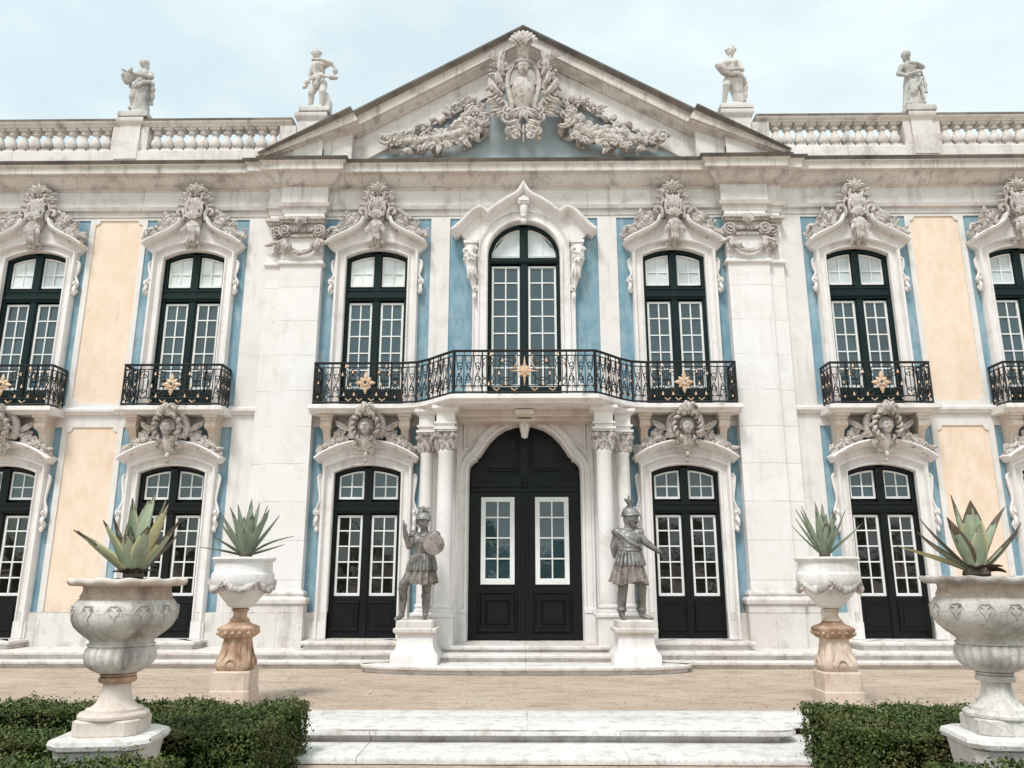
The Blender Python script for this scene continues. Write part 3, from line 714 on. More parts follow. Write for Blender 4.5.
# --- carved window surrounds
def ears(hw, zt, ln, y=-.05):
    """scrolled side pieces running down the outer edge of a surround"""
    res = []
    for s in (-1, 1):
        mb = MB(); P = spline([(s * (hw + .02), zt), (s * (hw + .06), zt - .05), (s * (hw + .05), zt - .18), (s * (hw + .02), zt - ln * .45), (s * (hw + .065), zt - ln * .62), (s * (hw + .06), zt - ln * .75), (s * (hw + .03), zt - ln * .8), (s * (hw + .07), zt - ln * .9), (s * (hw + .02), zt - ln)], 5)
        mb.tube([(x, y, z) for x, z in P], [.021] * len(P), 7)
        mb.prism([(s * (hw - .02), zt)] + P + [(s * (hw - .02), zt - ln)], -.045, .01)
        scroll(mb, s * (hw + .05), zt - ln * .68, .055, y - .03, PI / 2, 1.3, .02, -s, 12)
        leaf(mb, (s * (hw + .05), zt - ln * .72), -PI / 2, .2, .028, y - .02, s * .4); mb.blob((s * (hw + .045), y - .03, zt - ln * .98), (.035, .04, .05), 7, 5)
        res.append(('side_scroll', mb.mesh('side_scroll', 'trim', 50)))
    return res
SURP = [(0, .30), (0, -.06), (.014, -.075), (.028, -.075), (.04, -.045), (.055, -.035), (.12, -.035), (.13, -.075), (.142, -.115), (.178, -.12), (.19, -.095), (.195, .03)]
def surround_up():
    rnd = random.Random(31); hw = .545; A = arc3(hw, 6.80, .14, 14)
    mb = MB(); mb.sweep([(-hw, 4.0)] + A + [(hw, 4.0)], SURP, 'xz')
    hood = spline([(-.855, 6.965), (-.71, 7.065), (-.53, 7.155), (-.38, 7.235), (-.26, 7.335), (-.20, 7.47)], 5)
    up = arc3(.735, 6.86, .20, 14)
    mb.prism(up + [(.85, 6.96)] + [(-x, z) for x, z in hood[::1]][1:] + hood[::-1][:-1] + [(-.85, 6.96)], -.10, .02)
    sur = mb.mesh('window_surround', 'trim')
    hp = [(-.01, .0), (-.01, -.13), (-.002, -.24), (.02, -.27), (.045, -.28), (.06, -.27), (.065, -.2), (.07, 0)]
    hds = []
    for H_ in (hood, [(-x, z) for x, z in reversed(hood)]):
        mb = MB(); mb.sweep(H_, hp, 'xz'); hds.append(('hood', mb.mesh('hood', 'trim')))
    mb = MB()
    for s in (-1, 1):
        mb.tube([(s * a, -.2 - b, c_) for a, b, c_ in spline([(.20, 0, 7.45), (.185, .02, 7.56), (.22, .02, 7.65), (.29, .0, 7.66), (.31, .0, 7.59), (.26, -.01, 7.57)], 5)], .035, 7)
        P = [(s * .86, 7.16), (s * .6, 7.30), (s * .36, 7.48)]
        cluster(mb, P, .075, 95, -.10, .032, .066, rnd); cluster(mb, [(s * .66, 7.38), (s * .34, 7.6)], .06, 30, -.10, .035, .065, rnd)
        mb.tube([(s * x, -.10, z) for x, z in spline([(.84, 7.12), (.6, 7.27), (.4, 7.42), (.3, 7.5)], 4)], [.04, .045, .05, .055, .055, .055, .055, .055, .055, .05, .05, .045, .04], 7)
        scroll(mb, s * .45, 7.47, .13, -.14, PI / 2 * (1 - s), 1.5, .03, s)
        mb.tube(spline([(s * .17, -.14, 7.52), (s * .2, -.18, 7.7), (s * .15, -.2, 7.85), (s * .2, -.2, 7.98), (s * .12, -.2, 8.04)], 4), .032, 7)
        for k in range(3): leaf(mb, (s * .15, 7.72 + .1 * k), PI / 2 - s * (1.1 - .25 * k), .2, .035, -.15, s * -.9)
        leaf(mb, (s * .07, 7.28), -PI / 2 + s * .9, .2, .04, -.28, -s * 1.0)
    mb.tube([(0, -.12, 7.35), (0, -.15, 7.5), (0, -.16, 7.68), (0, -.16, 7.84), (0, -.16, 7.95)], [.10, .13, .12, .10, .10], 12, .6)
    shell(mb, 0, 7.46, .44, -.22, PI / 2 - .42, PI / 2 + .42, 7, base=.15); shell(mb, 0, 7.40, .20, -.28, PI / 2 - .9, PI / 2 + .9, 7)
    for s in (-1, 1): mb.tube(spline([(s * .10, -.24, 7.5), (s * .14, -.27, 7.66), (s * .09, -.27, 7.8), (s * .13, -.26, 7.92)], 4), .026, 7)
    cluster(mb, [(-.19, 7.93), (0, 8.05), (.19, 7.93)], .065, 46, -.18, .03, .06, rnd)
    for k in range(5): leaf(mb, (0, 7.98), PI / 2 + (k - 2) * .4, .22, .04, -.24, (k - 2) * .5)
    mb.v = [(x, y, 7.4 + (z - 7.4) * .95 if z > 7.4 else z) for x, y, z in mb.v]
    cr = mb.mesh('crest', 'orn', 50)
    mb = MB()       # keystone bracket
    mb.tube([(0, -.10, 7.36), (0, -.26, 7.32), (0, -.28, 7.22), (0, -.2, 7.1), (0, -.14, 7.0), (0, -.1, 6.93)], [.10, .125, .10, .085, .07, .04], 8, .8)
    for s in (-1, 1):
        scroll(mb, s * .09, 7.30, .06, -.27, PI / 2, 1.3, .022, s, 12); leaf(mb, (s * .03, 7.08), -PI / 2 + s * .5, .16, .035, -.16, s * 1.1); scroll(mb, s * .11, 6.96, .045, -.13, PI / 2, 1.2, .018, s, 10)
    for k in (-1, 0, 1): leaf(mb, (k * .03, 7.22), -PI / 2, .24, .03, -.24, k * .3)
    ks = mb.mesh('keystone', 'orn', 50)
    er = ears(.735, 6.74, .62)
    return sur, hds + [('crest', cr), ('keystone', ks)] + er
def surround_low():
    rnd = random.Random(41); hw = .555; A = arc3(hw, 2.97, .12, 14)
    mb = MB(); mb.sweep([(-hw, Z1)] + A + [(hw, Z1)], SURP, 'xz')
    hood = arc3(.84, 3.165, .29, 18); up = arc3(.745, 3.03, .195, 14)
    mb.prism(up + [(.77, 3.18)] + hood[::-1][1:-1] + [(-.77, 3.18)], -.10, .02)
    for s in (-1, 1): mb.box(*sorted((s * (hw + .002), s * (hw + .21))), -.085, .02, Z1, .60)
    sur = mb.mesh('window_surround', 'trim')
    mb = MB(); hp = [(-.07, .0), (-.07, -.12), (-.05, -.15), (-.03, -.23), (-.01, -.27), (.015, -.29), (.035, -.28), (.045, -.2), (.05, 0)]
    mb.sweep(hood, hp, 'xz'); hd = mb.mesh('hood', 'trim')
    mb = MB()
    for i in range(30):     # shell-like leafy frame of the mask
        a = 2 * PI * i / 30; q = 1.0 + .12 * (i % 2)
        if -2.2 < a - 2 * PI * (a > PI) < -.95: continue
        leaf(mb, (.165 * math.cos(a), 3.68 + .18 * math.sin(a)), a + .5 * (1 if i % 2 else -1), .12 * q, .026, -.25 - .04 * (i % 2), 1.6 * (1 if i % 2 else -1), .022)
        leaf(mb, (.22 * math.cos(a), 3.69 + .23 * math.sin(a)), a + .9 * (1 if math.cos(a) > 0 else -1), .12, .024, -.18, 1.8 * (1 if math.cos(a) > 0 else -1), .02)
        if i % 3 == 0: scroll(mb, .235 * math.cos(a), 3.69 + .25 * math.sin(a), .042, -.24, a, 1.2, .016, 1 if math.cos(a) > 0 else -1, 10)
    mb.blob((0, -.15, 3.68), (.2, .06, .24), 14, 8)
    mb.tube([(0, -.16, 3.52), (0, -.22, 3.42), (0, -.24, 3.34), (0, -.22, 3.26)], [.16, .15, .11, .05], 10, .6)
    for s in (-1, 1):
        scroll(mb, s * .16, 3.42, .08, -.26, PI / 2, 1.4, .03, s); scroll(mb, s * .10, 3.32, .06, -.26, PI / 2, 1.3, .025, s)
        mb.tube(spline([(s * .22, -.2, 3.52), (s * .28, -.22, 3.68), (s * .24, -.24, 3.86), (s * .1, -.26, 3.97), (s * .02, -.26, 3.93)], 4), .04, 7)
        P = [(s * .82, 3.28), (s * .6, 3.40), (s * .33, 3.55)]
        cluster(mb, P, .06, 62, -.12, .03, .06, rnd); mb.tube([(x, -.12, z - .02) for x, z in P], [.04, .07, .08], 7)
        cluster(mb, [(s * .62, 3.45), (s * .36, 3.62)], .06, 10, -.16, .045, .075, rnd)
        leaf(mb, (s * .3, 3.66), .3 if s > 0 else PI - .3, .28, .05, -.2, s * .6)
    shell(mb, 0, 3.84, .20, -.30, .4, PI - .4, 9); cluster(mb, [(-.16, 3.94), (0, 4.02), (.16, 3.94)], .04, 14, -.28, .035, .055, rnd)
    mb.blob((0, -.3, 3.24), (.045, .05, .06), 8, 5); mb.blob((0, -.28, 3.16), (.03, .04, .05), 8, 5)
    mb.v = [(x, y * (1 + .75 * max(0, 1 - abs(x) / .42) * min(1, max(0, (z - 3.3) / .3))), z - .02 * max(0, 1 - abs(x) / .5)) for x, y, z in mb.v]
    cr = mb.mesh('crest', 'orn2', 50)
    mb = MB(); headform(mb, (0, -.41, 3.66), .25, rel=2.0)
    for k in range(14):
        a = -.3 + (PI + .6) * k / 13; mb.blob((.10 * math.cos(a), -.39, 3.69 + .105 * math.sin(a)), (.033, .045, .033), 7, 5)
    mk = mb.mesh('carved_face', 'orn', 60)
    er = ears(.75, 2.94, .92)
    return sur, [('hood', hd), ('crest', cr), ('carved_face', mk)] + er
def place(first, subs, name, x, label=None):
    o = link(name, first, palace, (x, 0, 0))
    if label: o['label'] = label
    for n_, me in subs: link(n_, me, o)
    return o
WU, WL, SU, SLW = window_set('up'), window_set('low'), surround_up(), surround_low()
for c in BAYS:
    place(*WU, 'window', c); place(*SU, 'window_surround', c)
    place(*WL, 'garden_door', c); place(*SLW, 'door_surround', c)

# centre window
place(*window_set('mid'), 'window', 0, 'tall round-headed window')
def surround_mid():
    rnd = random.Random(51); hw = .635; A = arc3(hw, 6.83, .62, 20); mb = MB()
    mb.sweep([(-hw, 4.0)] + A + [(hw, 4.0)], [(0, .30), (0, -.10), (.02, -.125), (.05, -.125), (.065, -.10), (.13, -.10), (.15, -.13), (.17, -.13), (.18, .02)], 'xz')
    for s in (-1, 1):
        P = [(s * .80, 4.0), (s * 1.04, 4.0), (s * 1.05, 4.10), (s * .98, 4.22), (s * .97, 4.38), (s * .99, 4.45), (s * .93, 4.46), (s * .885, 4.62), (s * .875, 5.2), (s * .875, 5.9), (s * .89, 6.2), (s * .93, 6.45), (s * 1.0, 6.75), (s * 1.02, 6.98), (s * 1.0, 7.1), (s * .80, 7.1)]
        mb.prism(P, -.085, .02)
        mb.tube([(x + s * .0, -.085, z) for x, z in P[2:13]], .022, 6); scroll(mb, s * .97, 4.13, .07, -.10, PI / 2, 1.3, .022, s, 12)
    hood = [(-1.26, 7.20)] + spline([(-1.20, 7.24), (-1.08, 7.36), (-.94, 7.52), (-.84, 7.60), (-.75, 7.62), (-.63, 7.53)], 4) + spline([(-.60, 7.56), (-.48, 7.66), (-.30, 7.79), (-.14, 7.88), (-.06, 7.96), (0, 8.07)], 4)
    hood = [p for i, p in enumerate(hood) if i == 0 or math.hypot(p[0] - hood[i - 1][0], p[1] - hood[i - 1][1]) > .02]
    full = hood + [(-x, z) for x, z in reversed(hood[:-1])]
    up = arc3(.80, 6.88, .73, 20)
    mb.prism(up + [(.80, 7.08), (1.02, 7.08), (1.12, 7.2)] + full[::-1][1:-1] + [(-1.12, 7.2), (-1.02, 7.08), (-.80, 7.08)], -.13, .02)
    sur = mb.mesh('window_surround', 'trim')
    mb = MB(); mb.sweep(full, [(-.09, 0), (-.09, -.15), (-.06, -.19), (-.04, -.27), (-.02, -.29), (.0, -.31), (.03, -.315), (.05, -.29), (.055, 0)], 'xz', mats=[0, 0, 0, 0, 0, 0, 1, 1, 1])
    hd = mb.mesh('hood', ['trim', 'cornice'])
    cons = []
    for s in (-1, 1):
        mb = MB(); mb.box(*sorted((s * .81, s * 1.06)), -.20, .0, 7.0, 7.05); mb.box(*sorted((s * .83, s * 1.04)), -.17, .0, 6.95, 7.0)
        mb.tube([(s * .94, -.10, 6.96), (s * .95, -.17, 6.85), (s * .95, -.18, 6.7), (s * .92, -.14, 6.5), (s * .88, -.11, 6.25), (s * .86, -.10, 6.05)], [.09, .115, .11, .08, .055, .02], 9, .8)
        scroll(mb, s * .88, 6.86, .065, -.22, 0, 1.4, .024, -s); scroll(mb, s * 1.01, 6.84, .06, -.22, 0, 1.4, .024, s)
        cluster(mb, [(s * .88, 6.72), (s * 1.02, 6.68)], .04, 12, -.2, .03, .05, rnd)
        for k in (-1, 0, 1): leaf(mb, (s * .93 + k * .04, 6.66), -PI / 2 - s * .12, .34, .035, -.16, k * .3)
        scroll(mb, s * .86, 6.16, .06, -.12, PI / 2, 1.3, .02, s); leaf(mb, (s * .86, 6.1), -PI / 2, .18, .035, -.11, 0)
        cons.append(('console', mb.mesh('console', 'trim', 50)))
    mb = MB(); mb.box(-.085, .085, -.30, -.05, 7.76, 7.81); mb.prism([(-.10, 7.72), (.10, 7.72), (.10, 7.80), (0, 7.88), (-.10, 7.80)], -.27, -.05)
    mb.tube([(0, -.18, 7.72), (0, -.22, 7.64), (0, -.17, 7.52), (0, -.15, 7.42)], [.075, .07, .055, .05], 8, .9)
    mb.blob((0, -.17, 7.41), (.06, .06, .05), 8, 6); mb.blob((0, -.2, 7.5), (.05, .05, .03), 8, 6)
    ks = mb.mesh('keystone', 'trim', 50)
    return sur, [('hood', hd), ('keystone', ks)] + cons
place(*surround_mid(), 'window_surround', 0)

# --- balconies
def railing(path, zb, h, panels, seed):
    """ironwork along a plan polyline: returns (iron mesh builder, gilded builder)"""
    rnd = random.Random(seed); I, Gd = MB(), MB()
    seg = [0]
    for a, b in zip(path, path[1:]): seg.append(seg[-1] + math.hypot(b[0] - a[0], b[1] - a[1]))
    Lt = seg[-1]
    def at(s_):
        s_ = max(0, min(Lt, s_))
        for k in range(len(path) - 1):
            if s_ <= seg[k + 1] + 1e-9:
                f = (s_ - seg[k]) / (seg[k + 1] - seg[k]); a, b = path[k], path[k + 1]
                d = ((b[0] - a[0]) / (seg[k + 1] - seg[k]), (b[1] - a[1]) / (seg[k + 1] - seg[k]))
                return a[0] + (b[0] - a[0]) * f, a[1] + (b[1] - a[1]) * f, d
    def P(s_, w_, o=0):
        x, y, d = at(s_); return (x + d[1] * o, y - d[0] * o, zb + w_)
    def wire(pts, r_=.0075, b=I): b.tube([P(*p) for p in pts], r_ * 1.1, 5, up=(.2, .5, .1))
    def tulip(s_, w_, k=1.):
        k *= .72; b = Gd; p = P(s_, w_, .012)
        b.lathe_at(p, [(.004, -.03 * k), (.026 * k, -.018 * k), (.018 * k, .005), (.012 * k, .03 * k), (.004, .05 * k)])
    n = max(2, int(Lt / .06))
    kn = sorted(set([i * Lt / n for i in range(n + 1)] + seg))
    for w_, r_ in ((h, .020), (h - .075, .009), (.135, .009), (.035, .015)): wire([(s_, w_) for s_ in kn], r_)
    I.tube([P(s_, h + .008) for s_ in kn], .026, 6, .55, up=(0, 0, 1))
    for s_ in sorted({0, Lt, *[q for q in seg]}): I.tube([P(s_, 0), P(s_, h + .01)], .0165, 6)
    for a, b, kind in panels:
        c_ = (a + b) / 2; wd = b - a
        for s_ in (a, b): wire([(s_, .0), (s_, h)], .0105)
        if kind == 'star':
            pass
        if kind in ('star', 'sun'):
            k = max(2, round(wd / .07))
            for i in range(1, k):
                s_ = a + wd * i / k
                if abs(s_ - c_) > .11: wire([(s_, .13), (s_, h - .08)], .006)
            for sg in (-1, 1):
                for q0, q1 in ((.10, .32), (.36, .5)):
                    u0, u1 = c_ + sg * wd * q0, c_ + sg * wd * q1
                    wire([(u0 + (u1 - u0) * (.5 + .5 * math.cos(t * .55)), .38 + .16 * math.sin(t * .55) * (1 if q0 < .3 else -1)) for t in range(12)], .008)
                    wire([(u0 + (u1 - u0) * (.5 + .45 * math.cos(t * .6)), .21 + .065 * math.sin(t * .6)) for t in range(11)], .007)
                    wire([(u0 + (u1 - u0) * (.5 + .45 * math.cos(t * .6)), h - .16 + .06 * math.sin(t * .6)) for t in range(11)], .007)
                for u, w_ in ((.22, .16), (.42, .16), (.30, .33), (.46, .5), (.26, .54), (.40, .64 * h / .7)): tulip(c_ + sg * wd * u, w_, 1.15)
                for u in (.12, .33): wire([(c_ + sg * wd * u - .05, .10), (c_ + sg * wd * u, .06), (c_ + sg * wd * u + .05, .10)], .010, Gd)
                if kind == 'sun': wire([(c_ + sg * (.17 + .06 * math.cos(t * .5)), .42 + .17 * (t / 8) - .06 * math.sin(t * .5)) for t in range(9)], .011, Gd)
            x, y, d = at(c_); st = []
            if kind == 'star':
                for i in range(8):
                    an = PI / 4 * i; l = .165 if i % 2 == 0 else .125
                    if i in (2, 6): l = .19
                    pts = [P(c_ + math.cos(an) * l * t, .36 + math.sin(an) * l * t, .03 - .01 * t) for t in (.18, .4, .62, .8, 1)]
                    Gd.star.append((pts, [.012, .03, .036, .022, .006]))
                ringp = [P(c_ + .045 * math.cos(t * PI / 6), .36 + .045 * math.sin(t * PI / 6), .045) for t in range(13)]
                Gd.star.append((ringp, [.016] * 13))
            else:
                for i in range(16):
                    an = PI / 8 * i; l = (.21 if i % 4 == 0 else .15 if i % 2 == 0 else .105)
                    if i in (4, 12): l = .24
                    Gd.star.append(([P(c_ + math.cos(an) * l * t, .37 + math.sin(an) * l * t, .04 - .015 * t) for t in (.1, .4, .7, 1)], [.022, .018, .012, .003]))
                Gd.star.append(([P(c_, .37, .03), P(c_, .37, .065)], [.06, .045]))
        else:
            k = max(1, round(wd / .14))
            for i in range(k):
                u0, u1 = a + wd * i / k, a + wd * (i + 1) / k; m_ = (u0 + u1) / 2; r_ = (u1 - u0) * .36
                if i: wire([(u0, .03), (u0, h)], .007)
                for sg, w0 in ((1, .22), (-1, .50)):
                    pts = []
                    for t in range(20):
                        f = t / 19; an = -PI / 2 + sg * 2 * PI * 1.25 * f; q = r_ * (1 - .7 * f); pts.append((m_ + q * math.cos(an) * sg, w0 + sg * .03 + 1.1 * q * math.sin(an) * 1.1))
                    wire(pts, .0075)
                wire(spline([(m_ - r_, .10), (m_ - r_ * .6, .28), (m_ + r_ * .7, .42), (m_ + r_, .62)], 4), .0075)
                wire(spline([(m_ + r_, .10), (m_ + r_ * .8, .2), (m_ - r_ * .8, .5), (m_ - r_, .62)], 4), .006)
                tulip(m_, .36, .9); tulip(m_, .12, .8); tulip(m_, .57, .8)
    return I, Gd
def _lathe_at(self, p, prof):
    b = len(self.v); self.lathe([(r_, z) for r_, z in prof], n=7)
    self.v[b:] = [(x + p[0], y + p[1], z + p[2]) for x, y, z in self.v[b:]]
MB.lathe_at = _lathe_at
_init = MB.__init__
def _i2(self): _init(self); self.star = []
MB.__init__ = _i2
def corbel(mb, x, y0, z1):
    mb.box(x - .115, x + .115, y0 - .34, .02, z1 - .05, z1); mb.box(x - .095, x + .095, y0 - .30, .02, z1 - .10, z1 - .05)
    pr = [(.02, z1 - .10), (y0 - .28, z1 - .10), (y0 - .30, z1 - .16), (y0 - .27, z1 - .22), (y0 - .20, z1 - .27), (y0 - .16, z1 - .36), (y0 - .13, z1 - .50), (y0 - .12, z1 - .62), (y0 - .06, z1 - .66), (.02, z1 - .66)]
    n = len(pr)
    def hw(z): return .082 if z > z1 - .23 else .058
    vs = [(x - hw(z), y, z) for y, z in pr] + [(x + hw(z), y, z) for y, z in pr]
    mb.add(vs, [tuple(range(n)), tuple(range(2 * n - 1, n - 1, -1))] + [(i, (i + 1) % n, (i + 1) % n + n, i + n) for i in range(n)])
    mb.tube([(x - .088, y0 - .24, z1 - .17), (x + .088, y0 - .24, z1 - .17)], .065, 10)
    mb.blob((x, y0 - .17, z1 - .62), (.06, .05, .05), 8, 5)
def slab_mesh(outline, z0, z1):
    """moulded floor slab over a plan outline given left to right (ends at the wall)"""
    mb = MB(); k = (z1 - z0)
    pr = [(-.4, z0), (-.10, z0), (-.085, z0 + .02), (-.03, z0 + .035), (0, z0 + .055), (.0, z1 - .035), (-.012, z1 - .02), (-.03, z1), (-.4, z1)]
    mb.sweep(outline, pr, 'xy', mats=[0, 0, 0, 0, 0, 1, 1, 1, 0])
    xs = [p[0] for p in outline]
    mid = [(x, min(y + .12, .0)) for x, y in outline]
    mb.loft([mid, mid], [z0 + .004, z1 - .004])
    return mb.mesh('balcony', ['trim', 'cornice'])
def finish_rail(I, Gd, parent, x):
    st = MB()
    for pts, rad in Gd.star: st.tube(pts, rad, 6, .45, up=(0, 1, 0))
    I.add(Gd.v, Gd.f, 1); return [('railing', I.mesh('railing', ['iron', 'gold'], 60)), ('gilded_star', st.mesh('gilded_star', 'gold', 45))]
ol = [(-.90, 0.02), (-.90, -.48), (.90, -.48), (.90, .02)]
SLB = slab_mesh(ol, 3.90, 4.03)
pth = [(-.81, .0), (-.81, -.40), (.81, -.40), (.81, .0)]
I, Gd = railing(pth, 4.03, .70, [(.0, .40, 'c'), (.40, .66, 'c'), (.66, 1.76, 'star'), (1.76, 2.02, 'c'), (2.02, 2.42, 'c')], 3)
SUBS = finish_rail(I, Gd, None, 0)
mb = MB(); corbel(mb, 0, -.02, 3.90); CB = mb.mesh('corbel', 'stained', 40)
for c in SIDE:
    b = link('balcony', SLB, palace, (c, 0, 0)); b['label'] = 'balcony with one gilded star'
    for n_, me in SUBS: link(n_, me, b)
    for s in (-1, 1): link('corbel', CB, b, (s * .66, 0, 0))
# long centre balcony
def half(e):   # right half of the plan, from the centre front to the wall; e = inset
    return [(1.15 - e * .5, -1.22 + e), (1.40 - e * .8, -.95 + e * .6), (1.60 - e * .8, -.72 + e * .6), (1.80 - e * .5, -.57 + e), (2.02, -.52 + e), (3.55 - e, -.52 + e), (3.55 - e, .02)]
def full(e):
    h = half(e); return [(-x, y) for x, y in reversed(h)] + h
cb = link('balcony', slab_mesh(full(0), 3.905, 4.035), palace); cb['label'] = 'long centre balcony bowed out over the entrance'
fp = full(.075)
fp = [p for p in fp if p[1] < 0.0] ; fp = [(fp[0][0], 0)] + fp + [(fp[-1][0], 0)]
seg = [0]
for a, b in zip(fp, fp[1:]): seg.append(seg[-1] + math.hypot(b[0] - a[0], b[1] - a[1]))
LT = seg[-1]; mid_ = LT / 2; e0 = .445
hwc = 1.09
# side straight run carries a star centred on the side window (x = 2.63)
sx = seg[1] + (3.475 - 2.62)
pan = [(0, e0, 'c'), (e0, sx - .42, 'c'), (sx - .42, sx + .42, 'star'), (sx + .42, mid_ - hwc, 'c'), (mid_ - hwc, mid_ - .66, 'c'), (mid_ - .66, mid_ + .66, 'sun'),
       (mid_ + .66, mid_ + hwc, 'c'), (mid_ + hwc, LT - sx - .42, 'c'), (LT - sx - .42, LT - sx + .42, 'star'), (LT - sx + .42, LT - e0, 'c'), (LT - e0, LT, 'c')]
I, Gd = railing(fp, 4.035, .70, pan, 8)
for n_, me in finish_rail(I, Gd, None, 0)[:1]: link(n_, me, cb)
groups3 = {}
for pts, rad in Gd.star:
    k = round(pts[0][0] / 2.0); groups3.setdefault(k, []).append((pts, rad))
for k, L_ in groups3.items():
    st = MB()
    for pts, rad in L_: st.tube(pts, rad, 6, .45)
    st.build('gilded_star', 'gold', cb)
for x in (-3.28, -1.98, 1.98, 3.28): link('corbel', CB, cb, (x, 0, .005))

# --- entrance portal
por = part('portal', palace)
DOORP = [(0, 3.77), (.16, 3.755), (.32, 3.70), (.46, 3.61), (.58, 3.49), (.67, 3.36), (.735, 3.255), (.79, 3.205)]
CUSP = [(.785, 3.17), (.825, 3.16), (.865, 3.13), (.905, 3.08), (.92, 3.02)]
hp = DOORP + CUSP
ogee = [(-x, z) for x, z in reversed(hp)] + hp[1:]
DP = [(-.92, .30)] + ogee + [(.92, .30)]
mb = MB()
mb.sweep(DP, [(0, .30), (0, -.13), (.015, -.16), (.045, -.17), (.06, -.15), (.065, -.05)], 'xz')
SM = [(-.92, .30)] + [(-x, z) for x, z in ((.92, 2.98), (.905, 3.04), (.86, 3.11), (.80, 3.18))] + [(-x, z) for x, z in reversed(DOORP[:-1])]
SM = SM + [(-x, z) for x, z in reversed(SM[:-1])]
mb.sweep(SM, [(.055, -.05), (.055, -.145), (.085, -.15), (.10, -.165), (.15, -.165), (.165, -.13), (.17, -.05)], 'xz')
for s in (-1, 1): mb.box(*sorted((s * .96, s * 1.12)), -.12, .03, .30, 3.93)
for (x0, z0), (x1, z1) in zip(SM[1:-1], SM[2:]):
    if x1 - x0 > .001: mb.prism([(x0 * 1.04, z0 + .03), (x1 * 1.04, z1 + .03), (x1 * 1.04, 3.93), (x0 * 1.04, 3.93)], -.118, .03)
for s in (-1, 1):
    mb.box(*sorted((s * 1.03, s * 1.12)), -.15, .0, .30, 3.90); mb.box(*sorted((s * 1.05, s * 1.72)), -.10, .03, .05, 3.93)
    tri = [(s * .98, 3.78), (s * .98, 3.36), (s * .93, 3.36), (s * .86, 3.42), (s * .74, 3.56), (s * .62, 3.70), (s * .55, 3.78)]
    mb.sweep(tri if s > 0 else tri[::-1], [(0, -.11), (0, -.145), (.03, -.15), (.045, -.12), (.045, -.11)], 'xz', closed=True)
    mb.box(*sorted((s * .93, s * 1.12)), -.20, .02, .30, .74); mb.box(*sorted((s * .93, s * 1.13)), -.215, .02, .74, .80)
mb.build('door_surround', 'trim', por)
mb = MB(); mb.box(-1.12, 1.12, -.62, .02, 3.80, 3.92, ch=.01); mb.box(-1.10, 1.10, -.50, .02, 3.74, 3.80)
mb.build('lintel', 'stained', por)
mb = MB(); mb.box(-.15, .15, -.72, -.1, 3.83, 3.895, ch=.01); mb.box(-.11, .11, -.5, -.1, 3.78, 3.83)
mb.tube([(0, -.28, 3.80), (0, -.33, 3.72), (0, -.31, 3.62), (0, -.27, 3.55)], [.095, .09, .075, .055], 10, 1.0); mb.blob((0, -.27, 3.54), (.06, .06, .05), 8, 6)
for s in (-1, 1): mb.tube([(s * .05, -.36, 3.76), (s * .045, -.41, 3.68), (s * .035, -.36, 3.58)], .025, 6)
mb.build('keystone', 'trim', por, smooth=50)
def column(x, y, r_):
    c = part('column', por, (x, y, 0)); rnd = random.Random(int(x * 10))
    mb = MB(); n = 24
    mb.lathe([(r_ * 1.0, .88), (r_ * 1.0, 1.6), (r_ * .97, 2.4), (r_ * .9, 3.17), (r_ * .98, 3.19), (r_ * .98, 3.215), (r_ * .88, 3.225), (r_ * .88, 3.3)], n=n)
    mb.build('shaft', 'trim', c)
    mb = MB(); q = r_ * 1.32
    mb.box(-q, q, -q, q + .1, .06, .70); mb.box(-q - .03, q + .03, -q - .03, q + .1, .06, .16); mb.box(-q - .025, q + .025, -q - .025, q + .1, .70, .755, ch=.012)
    mb.lathe([(r_ * 1.28, .75), (r_ * 1.3, .775), (r_ * 1.28, .80), (r_ * 1.1, .81), (r_ * 1.1, .83), (r_ * 1.2, .84), (r_ * 1.2, .865), (r_ * 1.0, .885)], n=n)
    mb.build('base', 'trim', c)
    mb = MB(); mb.lathe([(r_ * .86, 3.22), (r_ * .9, 3.4), (r_ * 1.1, 3.5)], n=n)
    for k in range(10):
        a = 2 * PI * k / 10
        for z, l, rr in ((3.235, .12, .98), (3.30, .15, 1.02)):
            aa = a + (PI / 10 if z > 3.25 else 0); dx, dy = math.cos(aa), math.sin(aa)
            mb.tube([(dx * r_ * rr, dy * r_ * rr, z), (dx * r_ * rr * 1.06, dy * r_ * rr * 1.06, z + l * .5), (dx * r_ * rr * 1.2, dy * r_ * rr * 1.2, z + l * .95), (dx * r_ * rr * 1.42, dy * r_ * rr * 1.42, z + l), (dx * r_ * rr * 1.45, dy * r_ * rr * 1.45, z + l * .85)], [.03, .042, .034, .024, .012], 6, .6)
    for a in (-.75, -2.4, .75, 2.4):
        dx, dy = math.cos(a), math.sin(a)
        for k in range(2): mb.tube([(dx * r_ * (1.38 - .02 * k) - dy * q0, dy * r_ * (1.38 - .02 * k) + dx * q0, 3.46) for q0 in ((-.05, 0.0) if k else (0., .05))], .045, 8)
    mb.box(-r_ * 1.35, r_ * 1.35, -r_ * 1.35, r_ * 1.35, 3.505, 3.54)
    mb.build('capital', 'orn', c, smooth=50)
    mb = MB(); q = r_ * 1.12
    mb.box(-q, q, -q, -y, 3.54, 3.90); mb.box(-q - .04, q + .04, -q - .04, -y, 3.54, 3.575); mb.box(-q - .03, q + .03, -q - .03, -y, 3.63, 3.66); mb.loft([[(-q - d, -q - d), (q + d, -q - d), (q + d, -y), (-q - d, -y)] for d in (0, .05, .07, .07)], [3.82, 3.85, 3.87, 3.92])
    mb.build('entablature_block', 'trim', c)
    return c
for s in (-1, 1):
    column(s * 1.245, -.72, .128); column(s * 1.575, -.45, .112)
